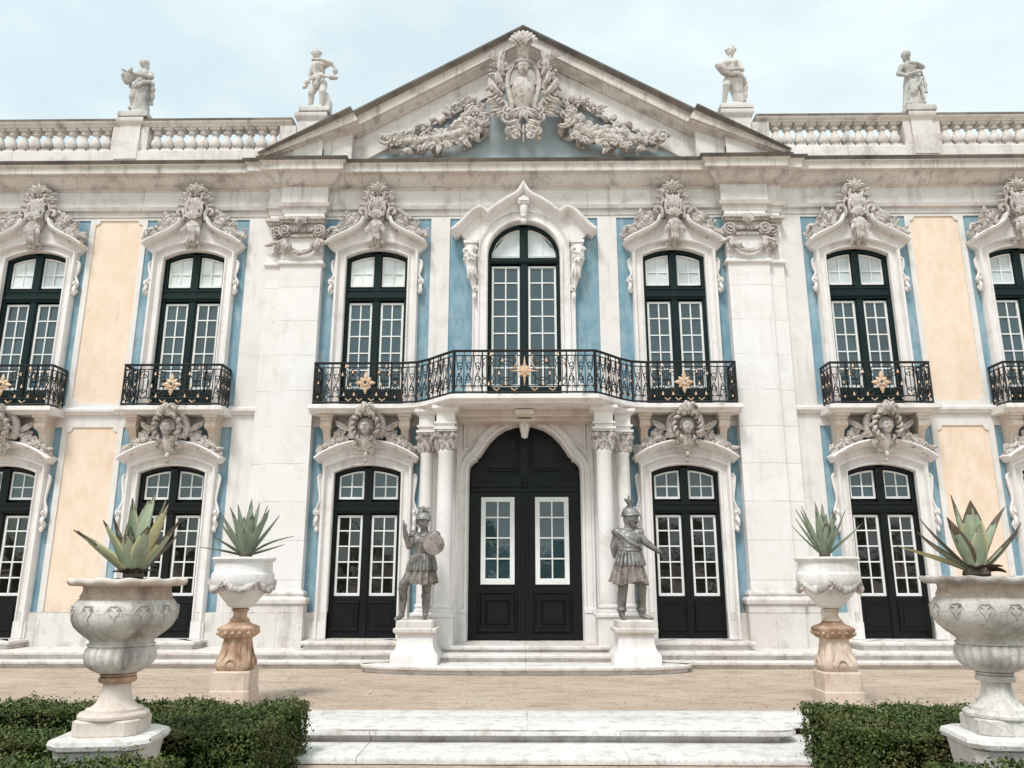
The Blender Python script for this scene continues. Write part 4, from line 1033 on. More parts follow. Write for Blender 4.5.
# double door
dr = part('main_door', palace)
mb = MB(); mb.prism([(-.93, .30), (-.93, 3.05)] + [(x * 1.0, z) for x, z in ogee] + [(.93, 3.05), (.93, .30)], .20, .36)
mb.box(-.89, .89, .08, .2, 2.66, 2.74); mb.box(-.89, .89, .05, .2, 2.74, 2.80); mb.box(-.89, .89, .09, .2, 2.80, 2.90)
mb.box(-.89, .89, .11, .2, 2.90, 2.93)
mb.blob((0, .06, 2.77), (.06, .04, .06), 12, 8); mb.box(-.055, .055, .07, .2, 2.9, 3.7); mb.box(-.085, .085, .10, .2, 2.9, 3.7)
for s in (-1, 1):
    A = [(s * .14, 3.02), (s * .60, 3.02), (s * .60, 3.10)] + [(s * x, z - .12) for x, z in ((.56, 3.36), (.48, 3.50), (.38, 3.60), (.26, 3.68), (.14, 3.72))]
    mb.prism(A, .155, .21); cx = sum(p[0] for p in A) / len(A); cz = sum(p[1] for p in A) / len(A)
    mb.prism([(cx + (x - cx) * .86, cz + (z - cz) * .86) for x, z in A], .125, .17); mb.prism([(cx + (x - cx) * .74, cz + (z - cz) * .74) for x, z in A], .14, .18)
mb.build('transom', 'black', dr)
for s in (-1, 1):
    mb = MB(); a, b = sorted((s * .008, s * .925)); cx = s * .445
    mb.box(a, b, .12, .19, .30, 2.655)
    g0, g1, gz0, gz1 = cx - .275, cx + .275, 1.17, 2.57
    for u0, u1, v0, v1 in ((a, g0, .30, 2.65), (g1, b, .30, 2.65), (g0, g1, .30, gz0), (g0, g1, gz1, 2.65)): mb.box(u0, u1, .095, .13, v0, v1)
    mb.box(*sorted((s * .003, s * .055)), .07, .12, .30, 2.65)
    for d, y in ((0, .08), (.035, .068), (.075, .078), (.12, .06), (.16, .052)): mb.box(cx - .29 + d, cx + .29 - d, y, .11, .46 + d, 1.04 - d)
    panel_mould(mb, cx - .32, cx + .32, .43, 1.07, .092, .06); panel_mould(mb, cx - .20, cx + .20, .55, .95, .062, .04)
    mb.box(a + .02, b - .02, .075, .1, .33, .41)
    lf = mb.build('door_leaf', 'black', dr)
    mb = MB(); sash(mb, g0, g1, gz0, lambda x: gz1, 2, 4, y=.072, t=.075, mt_=.022); mb.build('glazing_frame', 'white', lf)
    mb = MB(); pane(mb, g0 + .02, g1 - .02, gz0 + .03, lambda x: gz1 - .03, 2, 4, random.Random(4 + s), y=.10); mb.build('glass', 'glass', lf, smooth=0)

# --- steps along the front
stp = part('front_steps', palace)
def bull(z0, z1, y, mb, path): mb.sweep(path, [(-1.0, z0), (-.055, z0), (-.055, z1 - .062), (-.02, z1 - .058), (-.004, z1 - .048), (0, z1 - .035), (0, z1 - .014), (-.012, z1), (-1.0, z1)], 'xy')
mb = MB(); bull(0, .105, 0, mb, [(-X_END, -1.05), (X_END, -1.05)]); mb.build('step', 'step', stp)
mb = MB(); bull(.106, .215, 0, mb, [(-X_END, -.85), (X_END, -.85)]); mb.build('step', 'step', stp)
for c in SIDE + MID:
    mb = MB(); bull(.216, .335, 0, mb, [(c - .83, .3), (c - .83, -.55), (c + .83, -.55), (c + .83, .3)]); mb.build('threshold', 'step', stp)
mb = MB(); bull(.217, .305, 0, mb, [(-1.24, .3), (-1.24, -.95), (1.24, -.95), (1.24, .3)]); mb.build('threshold', 'step', stp)
mb = MB(); bull(.108, .2165, 0, mb, [(-1.32, 0), (-1.32, -1.28), (1.32, -1.28), (1.32, 0)]); mb.build('step', 'step', stp)
hpl = [(0, -1.88), (.9, -1.86), (1.5, -1.80), (1.95, -1.68), (2.2, -1.54), (2.32, -1.38), (2.36, -1.0)]
pp = spline([(-x, y) for x, y in reversed(hpl)] + hpl[1:], 5)
mb = MB(); bull(.001, .112, 0, mb, pp)
mb.loft([[(x * .97, y * .97) for x, y in pp]] * 2, [.01, .1105]); mb.build('landing', 'step', stp)

# ------------------------------------------------------------------ garden steps
gs = empty('garden_steps', (0.14, -5.0, 0), 'two broad worn white stone steps between the clipped hedges', 'steps')
def slab_step(name, x0, x1, y0, y1, z0, z1, rr, seed):
    rnd = random.Random(seed); o = []
    for cx, cy, a0 in ((x1 - rr, y0 + rr, -PI / 2), (x1 - .03, y1 - .03, 0), (x0 + .03, y1 - .03, PI / 2), (x0 + rr, y0 + rr, PI)):
        r2 = rr if cy < (y0 + y1) / 2 else .03
        o += [(cx + r2 * math.cos(a0 + PI / 2 * i / 6), cy + r2 * math.sin(a0 + PI / 2 * i / 6)) for i in range(7)]
    # split the long edges so that wear can bend them
    pts = []
    for a, b in zip(o, o[1:] + o[:1]):
        d = math.hypot(b[0] - a[0], b[1] - a[1]); n = max(1, int(d / .14)); pts += [(a[0] + (b[0] - a[0]) * i / n, a[1] + (b[1] - a[1]) * i / n) for i in range(n)]
    nz = [rnd.uniform(-1, 1) for _ in pts]; nz = [(nz[i - 1] + nz[i] + nz[(i + 1) % len(nz)]) / 3 for i in range(len(nz))]
    cx, cy = (x0 + x1) / 2, (y0 + y1) / 2
    def ins(d, w_): return [(x + (d + w_ * q) * (1 if x < cx - .2 else -1 if x > cx + .2 else 0) * (.4 if abs(x - cx) < (x1 - x0) * .45 else 1) * (0 if abs(x - cx) < (x1 - x0) * .47 else 1), y + (d + w_ * q) * (1 if y < cy else -1)) for (x, y), q in zip(pts, nz)]
    mb = MB(); h = z1 - z0
    mb.loft([ins(.085, .0), ins(.08, .008), ins(.07, .008), ins(.0, .012), ins(.0, .012), ins(.008, .012), ins(.022, .012)], [z0, z0 + h * .2, z1 - .062, z1 - .052, z1 - .022, z1 - .008, z1])
    return mb.build(name, 'gstep', gs, (-.14, 5.0, 0), smooth=50)
slab_step('step', -2.3, 2.33, -5.76, -5.06, -.10, .012, .16, 1)
slab_step('step', -2.7, 2.80, -5.36, -4.72, -.03, .008, .03, 5)
slab_step('step', -2.6, 2.66, -6.30, -5.3, -.20, -.10, .10, 2)

# ------------------------------------------------------------------ statues
def loftz(mb, rings, n=28):
    """draped solid: rings (cx, cy, z, rx, ry, fold, count, phase)"""
    vs = []
    for cx, cy, z, rx, ry, fd, ct, ph in rings:
        for k in range(n):
            t = 2 * PI * k / n; q = 1 + fd * math.sin(ct * t + ph) + fd * .5 * math.sin((ct * 1.7) // 1 * t + ph * 2.1)
            vs.append((cx + rx * q * math.cos(t), cy + ry * q * math.sin(t), z))
    m_ = len(rings); fs = [(i * n + k, i * n + (k + 1) % n, (i + 1) * n + (k + 1) % n, (i + 1) * n + k) for i in range(m_ - 1) for k in range(n)]
    fs += [tuple(range(n - 1, -1, -1)), tuple(range((m_ - 1) * n, m_ * n))]; mb.add(vs, fs)
def hand(mb, p, d, s=1., up=(0, 0, 1), curl=1.):
    """fist or half-closed hand: palm, four unequal fingers, thumb from the side"""
    p = Vector(p); d = Vector(d).normalized(); u = Vector(up); sd = d.cross(u).normalized(); u = sd.cross(d).normalized()
    mb.blob(p + d * .03 * s, (.030 * s, .030 * s, .030 * s), 10, 8)
    for k, l in enumerate((.85, 1.0, .95, .75)):
        b = p + d * .045 * s + sd * (.017 * (k - 1.5) * s); q = b + d * .03 * s * l - u * .012 * s * curl; e = q + d * .008 * s - u * .03 * s * curl * l
        capsule(mb, b, q, .0095 * s, .009 * s, 8); capsule(mb, q, e, .009 * s, .0075 * s, 8)
    b = p + d * .02 * s + sd * .028 * s; capsule(mb, b, b + d * .03 * s + sd * .01 * s - u * .015 * s, .010 * s, .008 * s, 8)
def foot(mb, a, d, s=1.):
    a = Vector(a); d = Vector(d).normalized()
    capsule(mb, a + Vector((0, 0, -.01)) - d * .02 * s, a + d * .06 * s + Vector((0, 0, -.032 * s)), .034 * s, .030 * s); capsule(mb, a + d * .05 * s + Vector((0, 0, -.035 * s)), a + d * .13 * s + Vector((0, 0, -.047 * s)), .033 * s, .022 * s)
def limb(mb, *pr):
    for (a, ra), (b, rb) in zip(pr, pr[1:]): capsule(mb, a, b, ra, rb)
def plinth_thing(x, lab):
    t = empty('statue_plinth', (x, -1.36, .112), lab, 'plinth', 'plinths of the two warrior statues')
    mb = MB(); sq = lambda h: [(-h, -h), (h, -h), (h, h), (-h, h)]
    mb.loft([sq(.325), sq(.325), sq(.315), sq(.285), sq(.262), sq(.25), sq(.245), sq(.245)], [0, .12, .135, .17, .22, .29, .36, .39])
    mb.build('pedestal_body', 'trim', t, smooth=40)
    mb = MB(); mb.loft([sq(.25), sq(.27), sq(.295), sq(.30), sq(.30), sq(.285)], [.39, .41, .425, .44, .475, .485])
    mb.loft([sq(.245), sq(.25), sq(.25), sq(.235)], [.485, .495, .57, .585])
    mb.build('cap', 'base', t, smooth=40); return t
plinth_thing(-1.535, 'pale stone plinth under the warrior statue with the shield'); plinth_thing(1.53, 'pale stone plinth under the warrior statue with the outstretched arm')
def pleated(mb, c, z0, z1, r0, r1, n=96, pl=17, amp=.15, dx=0, sq=.85, ragged=.02, seed=1):
    rnd = random.Random(seed); ph = [rnd.uniform(-.25, .25) for _ in range(n)]; vs = []
    for i in range(8):
        f = i / 7; z = z0 + (z1 - z0) * f
        for k in range(n):
            t = 2 * PI * k / n; r_ = r0 + (r1 - r0) * f ** .85; q = 1 + amp * f * math.sin(pl * t + ph[k] * 2 + 1.5 * math.sin(2 * t)); 
            vs.append((c[0] + dx * f + r_ * q * math.cos(t), c[1] + sq * r_ * q * math.sin(t), z + (ragged * math.sin(3 * t + seed) + .008 * math.sin(pl * t) if i == 7 else 0)))
    fs = [(i * n + k, i * n + (k + 1) % n, (i + 1) * n + (k + 1) % n, (i + 1) * n + k) for i in range(7) for k in range(n)]
    m_ = len(vs); vs += [(c[0] + (x - c[0]) * .9, c[1] + (y - c[1]) * .9, z + .012) for x, y, z in vs[7 * n:8 * n]]
    fs += [(7 * n + k, 7 * n + (k + 1) % n, m_ + (k + 1) % n, m_ + k) for k in range(n)] + [tuple(range(m_, m_ + n)), tuple(range(n - 1, -1, -1))]
    mb.add(vs, fs)
def helmet(parent, c, h, yaw, plume, mat, tilt=0):
    mb = MB(); rot = Matrix.Rotation(yaw, 3, 'Z') @ Matrix.Rotation(tilt, 3, 'Y'); c = Vector(c)
    def T(v): return c + rot @ (Vector(v) * h)
    b = MB(); n = 20
    b.lathe([(.47, .02), (.50, .06), (.48, .10), (.465, .25), (.40, .40), (.25, .52), (.08, .57)], n=n, sy=1.12)
    b.lathe([(.49, .03), (.53, .035), (.54, .05), (.48, .07)], n=n, sy=1.13); b.tube([(-.36, -.42, .08), (-.2, -.56, .08), (0, -.61, .08), (.2, -.56, .08), (.36, -.42, .08)], [.04, .05, .06, .05, .04], 6, .4, up=(0, 0, 1))
    b.tube([(0, .5, .1), (0, .42, .45), (0, .1, .62), (0, -.25, .58), (0, -.45, .36)], [.03, .05, .06, .05, .03], 6)
    for s in (-1, 1): b.tube([(s * .42, -.1, .06), (s * .4, -.2, -.15), (s * .3, -.3, -.35)], [.1, .09, .04], 6, .4)
    b.v = [tuple(T(v)) for v in b.v]; hm = b.build('helmet', mat, parent, smooth=50)
    b = MB()
    for i, (ax, az, l, cu) in enumerate(plume):
        pts = []; a = az; x, y, z = 0, .05, .56
        for k in range(8):
            pts.append((x, y, z)); x += math.cos(a) * l / 7; z += math.sin(a) * l / 7; y += ax * l / 7; a += cu / 7
        b.tube(pts, [.04, .08, .11, .13, .13, .11, .08, .02], 7, .45)
    b.v = [tuple(T(v)) for v in b.v]; b.build('plume', mat, hm, smooth=50)
# warrior with shield
t = empty('warrior_statue', (-1.475, -1.36, .697), 'grey warrior statue with plumed helmet, round shield and one arm raised, left of the entrance', 'statue', 'warrior statues beside the entrance'); t.scale = (1.04, 1.04, 1.06); t.rotation_euler = (0, 0, -.12)
mb = MB()
limb(mb, ((.06, 0, .66), .085), ((.05, .01, .36), .062), ((.045, .02, .33), .058), ((.04, .05, .19), .058), ((.035, .05, .06), .038)); foot(mb, (.035, .04, .06), (.1, -1, 0))
limb(mb, ((-.08, -.02, .66), .088), ((-.24, -.13, .46), .068), ((-.245, -.13, .44), .062), ((-.25, -.08, .27), .060), ((-.265, -.07, .065), .038)); foot(mb, (-.265, -.08, .06), (-.45, -1, 0))
capsule(mb, (-.01, 0, .68), (.0, 0, .82), .135, .125); capsule(mb, (.0, 0, .82), (.01, 0, 1.02), .125, .150); capsule(mb, (-.09, 0, 1.05), (.11, 0, 1.05), .105, .105)
capsule(mb, (.01, 0, 1.10), (.0, -.01, 1.22), .062, .052); headform(mb, (-.005, -.03, 1.285), .225, yaw=-.15, tilt=-.06)
limb(mb, ((-.13, .0, 1.10), .058), ((-.19, -.06, .955), .047), ((-.235, -.10, 1.10), .040), ((-.255, -.11, 1.19), .030)); hand(mb, (-.257, -.11, 1.19), (-.05, -.1, 1), .95, (0, -1, 0))
limb(mb, ((.14, .0, 1.10), .060), ((.225, -.04, .93), .048), ((.17, -.17, .93), .038)); hand(mb, (.165, -.17, .93), (-.5, -.6, 0), .95)
for s in (-1, 1):   # breastplate, shoulder guards, boot tops
    mb.blob((s * .065 + .005, -.095, 1.04), (.075, .05, .07), 10, 8); mb.blob((s * .15 + .01, -.01, 1.12), (.08, .085, .055), 10, 8)
mb.tube([(-.12, -.02, .84), (-.05, -.13, .83), (.05, -.13, .83), (.12, -.02, .84), (.05, .12, .84), (-.05, .12, .84), (-.12, -.02, .84)], .02, 6)
for x, y, z in ((.045, .02, .30), (-.25, -.11, .40)): mb.lathe_at((x, y, z), [(.066, -.02), (.075, 0), (.066, .02)])
remesh(mb, 'body', 'lead', t, (0, 0, 0), .0085, 2)
mb = MB(); pleated(mb, (0, 0), .86, .47, .132, .238, dx=-.05, seed=2); sk = mb.build('skirt', 'leadb', t, smooth=60)
sk['label'] = 'brown pleated skirt'
mb = MB()
for k in range(14):
    a = PI + PI * (k + .5) / 14; mb.tube([(.15 * math.cos(a), .14 * math.sin(a), .84), (.19 * math.cos(a) - .01, .175 * math.sin(a), .73), (.215 * math.cos(a) - .02, .19 * math.sin(a), .64)], [.02, .024, .018], 6, .45)
mb.build('skirt_strap', 'lead', sk, smooth=50)
helmet(t, (-.005, -.02, 1.305), .222, -.15, [(.0, 2.5, .5, 2.0), (.1, 1.9, .5, 1.4), (-.1, 1.5, .42, .4), (.1, 1.1, .5, -1.5), (0, .6, .5, -2.0)], 'lead', -.05)
mb = MB(); mb.lathe([(.004, -.055), (.03, -.05), (.04, -.035), (.09, -.022), (.125, -.005), (.14, -.004), (.145, .008), (.13, .014), (.05, .012)], n=28)
rot = Matrix.Rotation(R(78), 3, 'X') @ Matrix.Rotation(0, 3, 'Z'); rz = Matrix.Rotation(R(14), 3, 'Z')
mb.v = [tuple(Vector((.20, -.235, .98)) + rz @ (rot @ Vector(v) if True else 0)) for v in mb.v]; mb.v = [v for v in mb.v]
mb.build('shield', 'leadb', t, smooth=40)
mb = MB(); mb.tube([(-.245, -.125, 1.12), (-.262, -.125, 1.25), (-.27, -.125, 1.31)], .013, 7); mb.build('staff', 'lead', t)
# warrior with outstretched arm
t = empty('warrior_statue', (1.495, -1.36, .697), 'grey warrior statue with feathered helmet and one arm stretched sideways, right of the entrance', 'statue', 'warrior statues beside the entrance'); t.scale = (1.08, 1.08, 1.1); t.rotation_euler = (0, 0, .38)
mb = MB()
limb(mb, ((-.09, .02, .66), .088), ((-.10, .0, .40), .068), ((-.10, .01, .36), .062), ((-.10, .05, .21), .062), ((-.105, .05, .065), .042)); foot(mb, (-.105, .04, .06), (-.25, -1, 0))
limb(mb, ((.10, 0, .66), .088), ((.165, -.03, .40), .068), ((.165, -.02, .36), .062), ((.175, .02, .21), .062), ((.18, .02, .065), .042)); foot(mb, (.185, .01, .06), (.85, -.7, 0))
capsule(mb, (.01, 0, .66), (.0, 0, .84), .145, .14); capsule(mb, (.0, 0, .84), (-.01, 0, 1.04), .14, .155); capsule(mb, (-.09, .02, 1.07), (.09, -.02, 1.06), .10, .10)
capsule(mb, (-.01, 0, 1.10), (.01, -.03, 1.24), .06, .052); headform(mb, (.02, -.05, 1.285), .235, yaw=.55, pitch=.2)
limb(mb, ((.12, -.03, 1.10), .064), ((.20, -.10, .985), .052), ((.28, -.16, .91), .042), ((.335, -.19, .865), .032)); hand(mb, (.335, -.19, .865), (.8, -.3, -.4), 1.05, (0, 0, 1), .8)
limb(mb, ((-.13, .04, 1.09), .062), ((-.17, .10, .93), .05), ((-.12, .15, .80), .038)); hand(mb, (-.12, .15, .80), (.5, .2, -.5), .95)
mb.blob((.13, -.03, 1.11), (.095, .095, .065), 10, 8); mb.blob((-.14, .03, 1.11), (.085, .09, .06), 10, 8)
mb.blob((-.05, -.10, 1.03), (.075, .05, .065), 10, 8); mb.blob((.07, -.105, 1.03), (.07, .05, .065), 10, 8)
mb.tube(spline([(-.16, -.06, 1.1), (-.06, -.16, .98), (.08, -.16, .92), (.15, -.06, .88)], 4), .022, 6)
for z in (.93, .88): mb.tube([(-.145, -.02, z), (-.06, -.14, z - .01), (.06, -.14, z - .01), (.145, -.02, z)], .018, 6)
for x, y, z in ((-.10, .02, .33), (.168, -.01, .33), (-.10, .05, .12), (.178, .02, .12)): mb.lathe_at((x, y, z), [(.062, -.02), (.072, 0), (.064, .02)])
remesh(mb, 'body', 'lead', t, (0, 0, 0), .0085, 2)
mb = MB(); pleated(mb, (0, 0), .88, .455, .145, .245, dx=-.01, pl=14, amp=.16, seed=6, ragged=.025); sk = mb.build('skirt', 'leadb', t, smooth=60); sk['label'] = 'brown pleated skirt'
mb = MB()
for k in range(12):
    a = PI + PI * (k + .5) / 12; mb.tube([(.16 * math.cos(a), .15 * math.sin(a), .85), (.195 * math.cos(a), .18 * math.sin(a), .75), (.22 * math.cos(a), .195 * math.sin(a), .68)], [.022, .027, .02], 6, .45)
mb.build('skirt_strap', 'lead', sk, smooth=50)
helmet(t, (.02, -.045, 1.31), .23, .55, [(0, 2.0, .75, 1.3), (0, 1.57, .7, .1), (0, 1.1, .75, -1.3)], 'lead')

# statues along the roofline
def roof_statue(x, zb, label, build, mat, base=(.24, .20, .17), scl=1.1):
    t = empty('roof_statue', (x, BY, zb), label, 'statue', 'statues along the roofline'); t.scale = (scl, scl, scl)
    mb = MB(); hw, hd, h = base; rnd = random.Random(int(x * 7))
    mb.loft([[(a * q, b * q) for a, b in ((-hw, -hd), (hw, -hd), (hw, hd), (-hw, hd))] for q in (1, 1, .93, .9)], [0, h * .5, h * .6, h * .62])
    n = 14; rk_ = [[(hw * .86 * math.cos(2 * PI * k / n) * (1 + .1 * math.sin(3 * k)) * q, hd * .86 * math.sin(2 * PI * k / n) * q) for k in range(n)] for q in (1, .95, .8)]
    mb.loft(rk_, [h * .6, h * .85, h]); mb.build('base', mat, t, smooth=45)
    body, parts = MB(), []
    build(body, parts); off = (0, 0, h - .015)
    remesh(body, 'body', mat, t, off, .0095, 2)
    for n_, b, mt_ in parts: b.build(n_, mt_, t, off, smooth=60)
def fig_basket(b, P):
    loftz(b, [(0, 0, 0, .17, .14, .06, 7, 0), (.0, 0, .2, .145, .13, .07, 7, .2), (.01, -.01, .42, .135, .12, .06, 7, .5), (.01, 0, .56, .125, .11, .03, 5, 1), (.0, 0, .64, .095, .085, .01, 5, 1), (.0, 0, .78, .12, .09, .01, 5, 1), (0, 0, .83, .08, .07, 0, 5, 1)])
    limb(b, ((-.055, -.08, .40), .075), ((-.075, -.13, .24), .055), ((-.06, -.06, .05), .04)); foot(b, (-.06, -.09, .045), (-.2, -1, 0), .8)
    capsule(b, (0, 0, .80), (0, -.01, .88), .045, .04); headform(b, (-.01, -.02, .95), .165, yaw=-.3)
    b.blob((-.005, .01, .985), (.075, .08, .07), 12, 8); b.blob((.0, .07, .94), (.05, .05, .05), 8, 6)
    limb(b, ((-.11, 0, .77), .042), ((-.155, -.05, .63), .04), ((-.15, -.16, .60), .03)); hand(b, (-.15, -.16, .60), (-.5, -.6, 0), .75)
    limb(b, ((.12, 0, .77), .046), ((.165, -.05, .66), .045), ((.03, -.16, .64), .036), ((-.07, -.19, .635), .03)); hand(b, (-.07, -.19, .635), (-1, -.1, 0), .75)
    b.blob((.05, -.075, .72), (.045, .04, .045), 8, 6); b.blob((-.05, -.075, .72), (.045, .04, .045), 8, 6)
    k = MB(); k.lathe_at((-.16, -.19, .52), [(.05, -.06), (.085, 0), (.10, .06), (.105, .09), (.085, .095)]); cluster(k, [(-.22, .62), (-.10, .62)], .02, 14, -.19, .03, .04, random.Random(2)); P.append(('basket', k, 'statg'))
    k = MB(); B = spline([(-.16, -.06, .50), (-.05, -.15, .42), (.1, -.13, .52), (.17, -.03, .56), (.19, .0, .42), (.16, .04, .2)], 6); k.tube(B, [.03 + .022 * math.sin(i * .9) ** 2 for i in range(len(B))], 8, .8); P.append(('drapery', k, 'statg'))
def fig_runner(b, P):
    limb(b, ((-.05, 0, .50), .085), ((-.115, -.03, .30), .062), ((-.115, .0, .27), .055), ((-.13, .04, .05), .035)); foot(b, (-.135, .02, .045), (-.8, -.7, 0), .85)
    limb(b, ((.06, 0, .50), .085), ((.09, -.08, .29), .062), ((.09, -.07, .26), .055), ((.07, .0, .05), .035)); foot(b, (.07, -.02, .045), (.3, -1, 0), .85)
    capsule(b, (0, 0, .52), (-.01, 0, .68), .105, .095); capsule(b, (-.01, 0, .68), (-.03, 0, .82), .10, .115); capsule(b, (-.10, 0, .86), (.06, 0, .85), .07, .07)
    capsule(b, (-.03, 0, .88), (-.055, -.02, .98), .048, .042); headform(b, (-.075, -.035, 1.06), .175, yaw=.7, pitch=.1); b.blob((-.075, .0, 1.09), (.08, .085, .075), 12, 8)
    for k in range(9): b.blob((-.075 + .075 * math.cos(k * .7), .0 + .07 * math.sin(k * .7), 1.10 + .03 * math.sin(k * 2)), .028, 7, 5)
    limb(b, ((.08, 0, .85), .052), ((.20, -.10, .83), .042), ((.05, -.18, .84), .032), ((-.03, -.18, .84), .026)); hand(b, (-.03, -.18, .84), (-1, 0, .1), .8)
    limb(b, ((-.12, 0, .84), .052), ((-.18, .03, .66), .042), ((-.20, -.03, .50), .030)); hand(b, (-.20, -.03, .50), (-.1, -.1, -1), .85)
    limb(b, ((.11, .02, .30), .06), ((.16, .05, .16), .075), ((.15, .05, .0), .085))
    k = MB()
    for Q, r_ in (([(.18, -.08, .85), (.27, -.06, .76), (.26, -.03, .64), (.19, -.05, .56)], .045), ([(-.10, -.12, .50), (.02, -.16, .56), (.15, -.12, .56), (.34, -.08, .56)], .05), ([(.02, -.15, .54), (.0, -.15, .44), (-.02, -.1, .36)], .05), ([(-.16, -.07, .52), (-.23, -.05, .44), (-.2, -.03, .40)], .055)):
        B = spline([Q[0]] + Q[1:], 5); k.tube(B, [r_ * (.7 + .3 * math.sin(i * 1.1)) for i in range(len(B))], 9, .7)
    P.append(('drapery', k, 'statw'))
def fig_vessel(b, P):
    limb(b, ((-.06, -.02, .50), .085), ((-.13, -.12, .34), .065), ((-.13, -.11, .31), .058), ((-.16, -.0, .05), .036)); foot(b, (-.16, -.02, .045), (-.3, -1, 0), .85)
    limb(b, ((.07, 0, .50), .09), ((.085, -.03, .28), .065), ((.085, -.02, .25), .06), ((.10, .02, .05), .036)); foot(b, (.10, .0, .045), (.3, -1, 0), .85)
    loftz(b, [(.11, .03, .02, .09, .09, .08, 6, 0), (.10, .03, .25, .10, .10, .08, 6, .3), (.05, 0, .48, .15, .12, .04, 5, .4), (.0, 0, .60, .11, .095, .01, 5, 0)])
    capsule(b, (0, 0, .58), (-.0, 0, .72), .10, .10); capsule(b, (0, 0, .72), (0, 0, .82), .11, .11); capsule(b, (-.08, 0, .86), (.09, 0, .86), .07, .07)
    capsule(b, (.01, 0, .88), (.015, -.02, .97), .048, .042); headform(b, (.02, -.03, 1.05), .175, yaw=-.1); b.blob((.02, .0, 1.085), (.085, .09, .075), 12, 8)
    for k in range(9): b.blob((.02 + .08 * math.cos(k * .7), -.01 + .08 * math.sin(k * .7), 1.10 + .02 * math.sin(k * 2)), .026, 7, 5)
    b.blob((-.05, -.09, .80), (.05, .04, .05), 8, 6); b.blob((.055, -.09, .80), (.05, .04, .05), 8, 6)
    limb(b, ((-.11, 0, .86), .052), ((-.20, -.06, .74), .042), ((-.19, -.17, .65), .030)); hand(b, (-.19, -.17, .65), (-.2, -.6, 0), .8)
    limb(b, ((.13, 0, .85), .052), ((.185, -.05, .68), .042), ((.05, -.17, .62), .030), ((-.03, -.18, .60), .025)); hand(b, (-.03, -.18, .60), (-1, 0, -.1), .8)
    k = MB(); k.tube([(-.30, -.18, .70), (-.24, -.18, .66), (-.16, -.18, .58), (-.11, -.17, .50)], [.035, .07, .085, .05], 10, .9); P.append(('vessel', k, 'orn'))
    k = MB(); B = spline([(-.10, -.12, .54), (.05, -.15, .55), (.18, -.05, .53), (.23, .02, .40), (.20, .05, .15)], 6); k.tube(B, [.035 + .02 * math.sin(i * 1.1) ** 2 for i in range(len(B))], 8, .8); P.append(('drapery', k, 'statw'))
def fig_robed(b, P):
    loftz(b, [(-.02, 0, 0, .18, .15, .06, 8, 0), (-.01, 0, .18, .155, .135, .07, 8, .2), (.01, 0, .40, .15, .125, .06, 7, .5), (.025, 0, .55, .14, .115, .03, 5, 1), (.0, 0, .65, .10, .085, .01, 5, 1), (-.01, 0, .80, .125, .09, .01, 5, 1), (-.01, 0, .85, .08, .07, 0, 5, 1)])
    limb(b, ((-.03, -.09, .40), .08), ((-.05, -.13, .24), .06), ((-.10, -.06, .05), .04))
    capsule(b, (-.02, 0, .82), (-.03, -.02, .92), .046, .04); headform(b, (-.04, -.035, .985), .17, yaw=-.3, pitch=.15); b.blob((-.035, .0, 1.015), (.08, .085, .075), 12, 8); b.blob((-.01, .07, .97), (.05, .05, .055), 8, 6)
    limb(b, ((-.12, 0, .80), .048), ((-.21, -.01, .64), .04), ((-.14, -.10, .55), .028)); hand(b, (-.14, -.10, .55), (.6, -.3, -.4), .75)
    limb(b, ((.11, 0, .80), .05), ((.18, -.07, .72), .042), ((.04, -.16, .735), .03), ((-.03, -.16, .745), .025)); hand(b, (-.03, -.16, .745), (-1, 0, .1), .75)
    k = MB()
    for Q, r_ in (([(-.15, -.06, .58), (-.03, -.14, .57), (.1, -.13, .60), (.17, -.03, .58)], .035), ([(.16, -.05, .58), (.19, -.05, .42), (.18, -.06, .25)], .035), ([(.12, -.12, .50), (.02, -.17, .34), (-.1, -.15, .18)], .028), ([(-.13, -.08, .34), (-.15, -.08, .15), (-.17, -.08, .03)], .025), ([(.06, -.15, .3), (.09, -.13, .12), (.1, -.13, .02)], .03)):
        B = spline(Q, 6); k.tube(B, [r_ * (.75 + .25 * math.sin(i * 1.2)) for i in range(len(B))], 8, .7)
    P.append(('drapery', k, 'statg'))
roof_statue(-7.11, 9.425, 'robed grey stone woman holding a basket, on the left balustrade', fig_basket, 'statg')
roof_statue(-3.80, 9.50, 'white stone striding youth with swirling cloth, beside the left slope of the pediment', fig_runner, 'statw', (.25, .2, .15), 1.10)
roof_statue(3.85, 9.50, 'white stone figure cradling a dark vessel, beside the right slope of the pediment', fig_vessel, 'statw', (.27, .2, .15), 1.08)
roof_statue(7.15, 9.425, 'robed pale stone woman with one hand on her hip, on the right balustrade', fig_robed, 'statg')

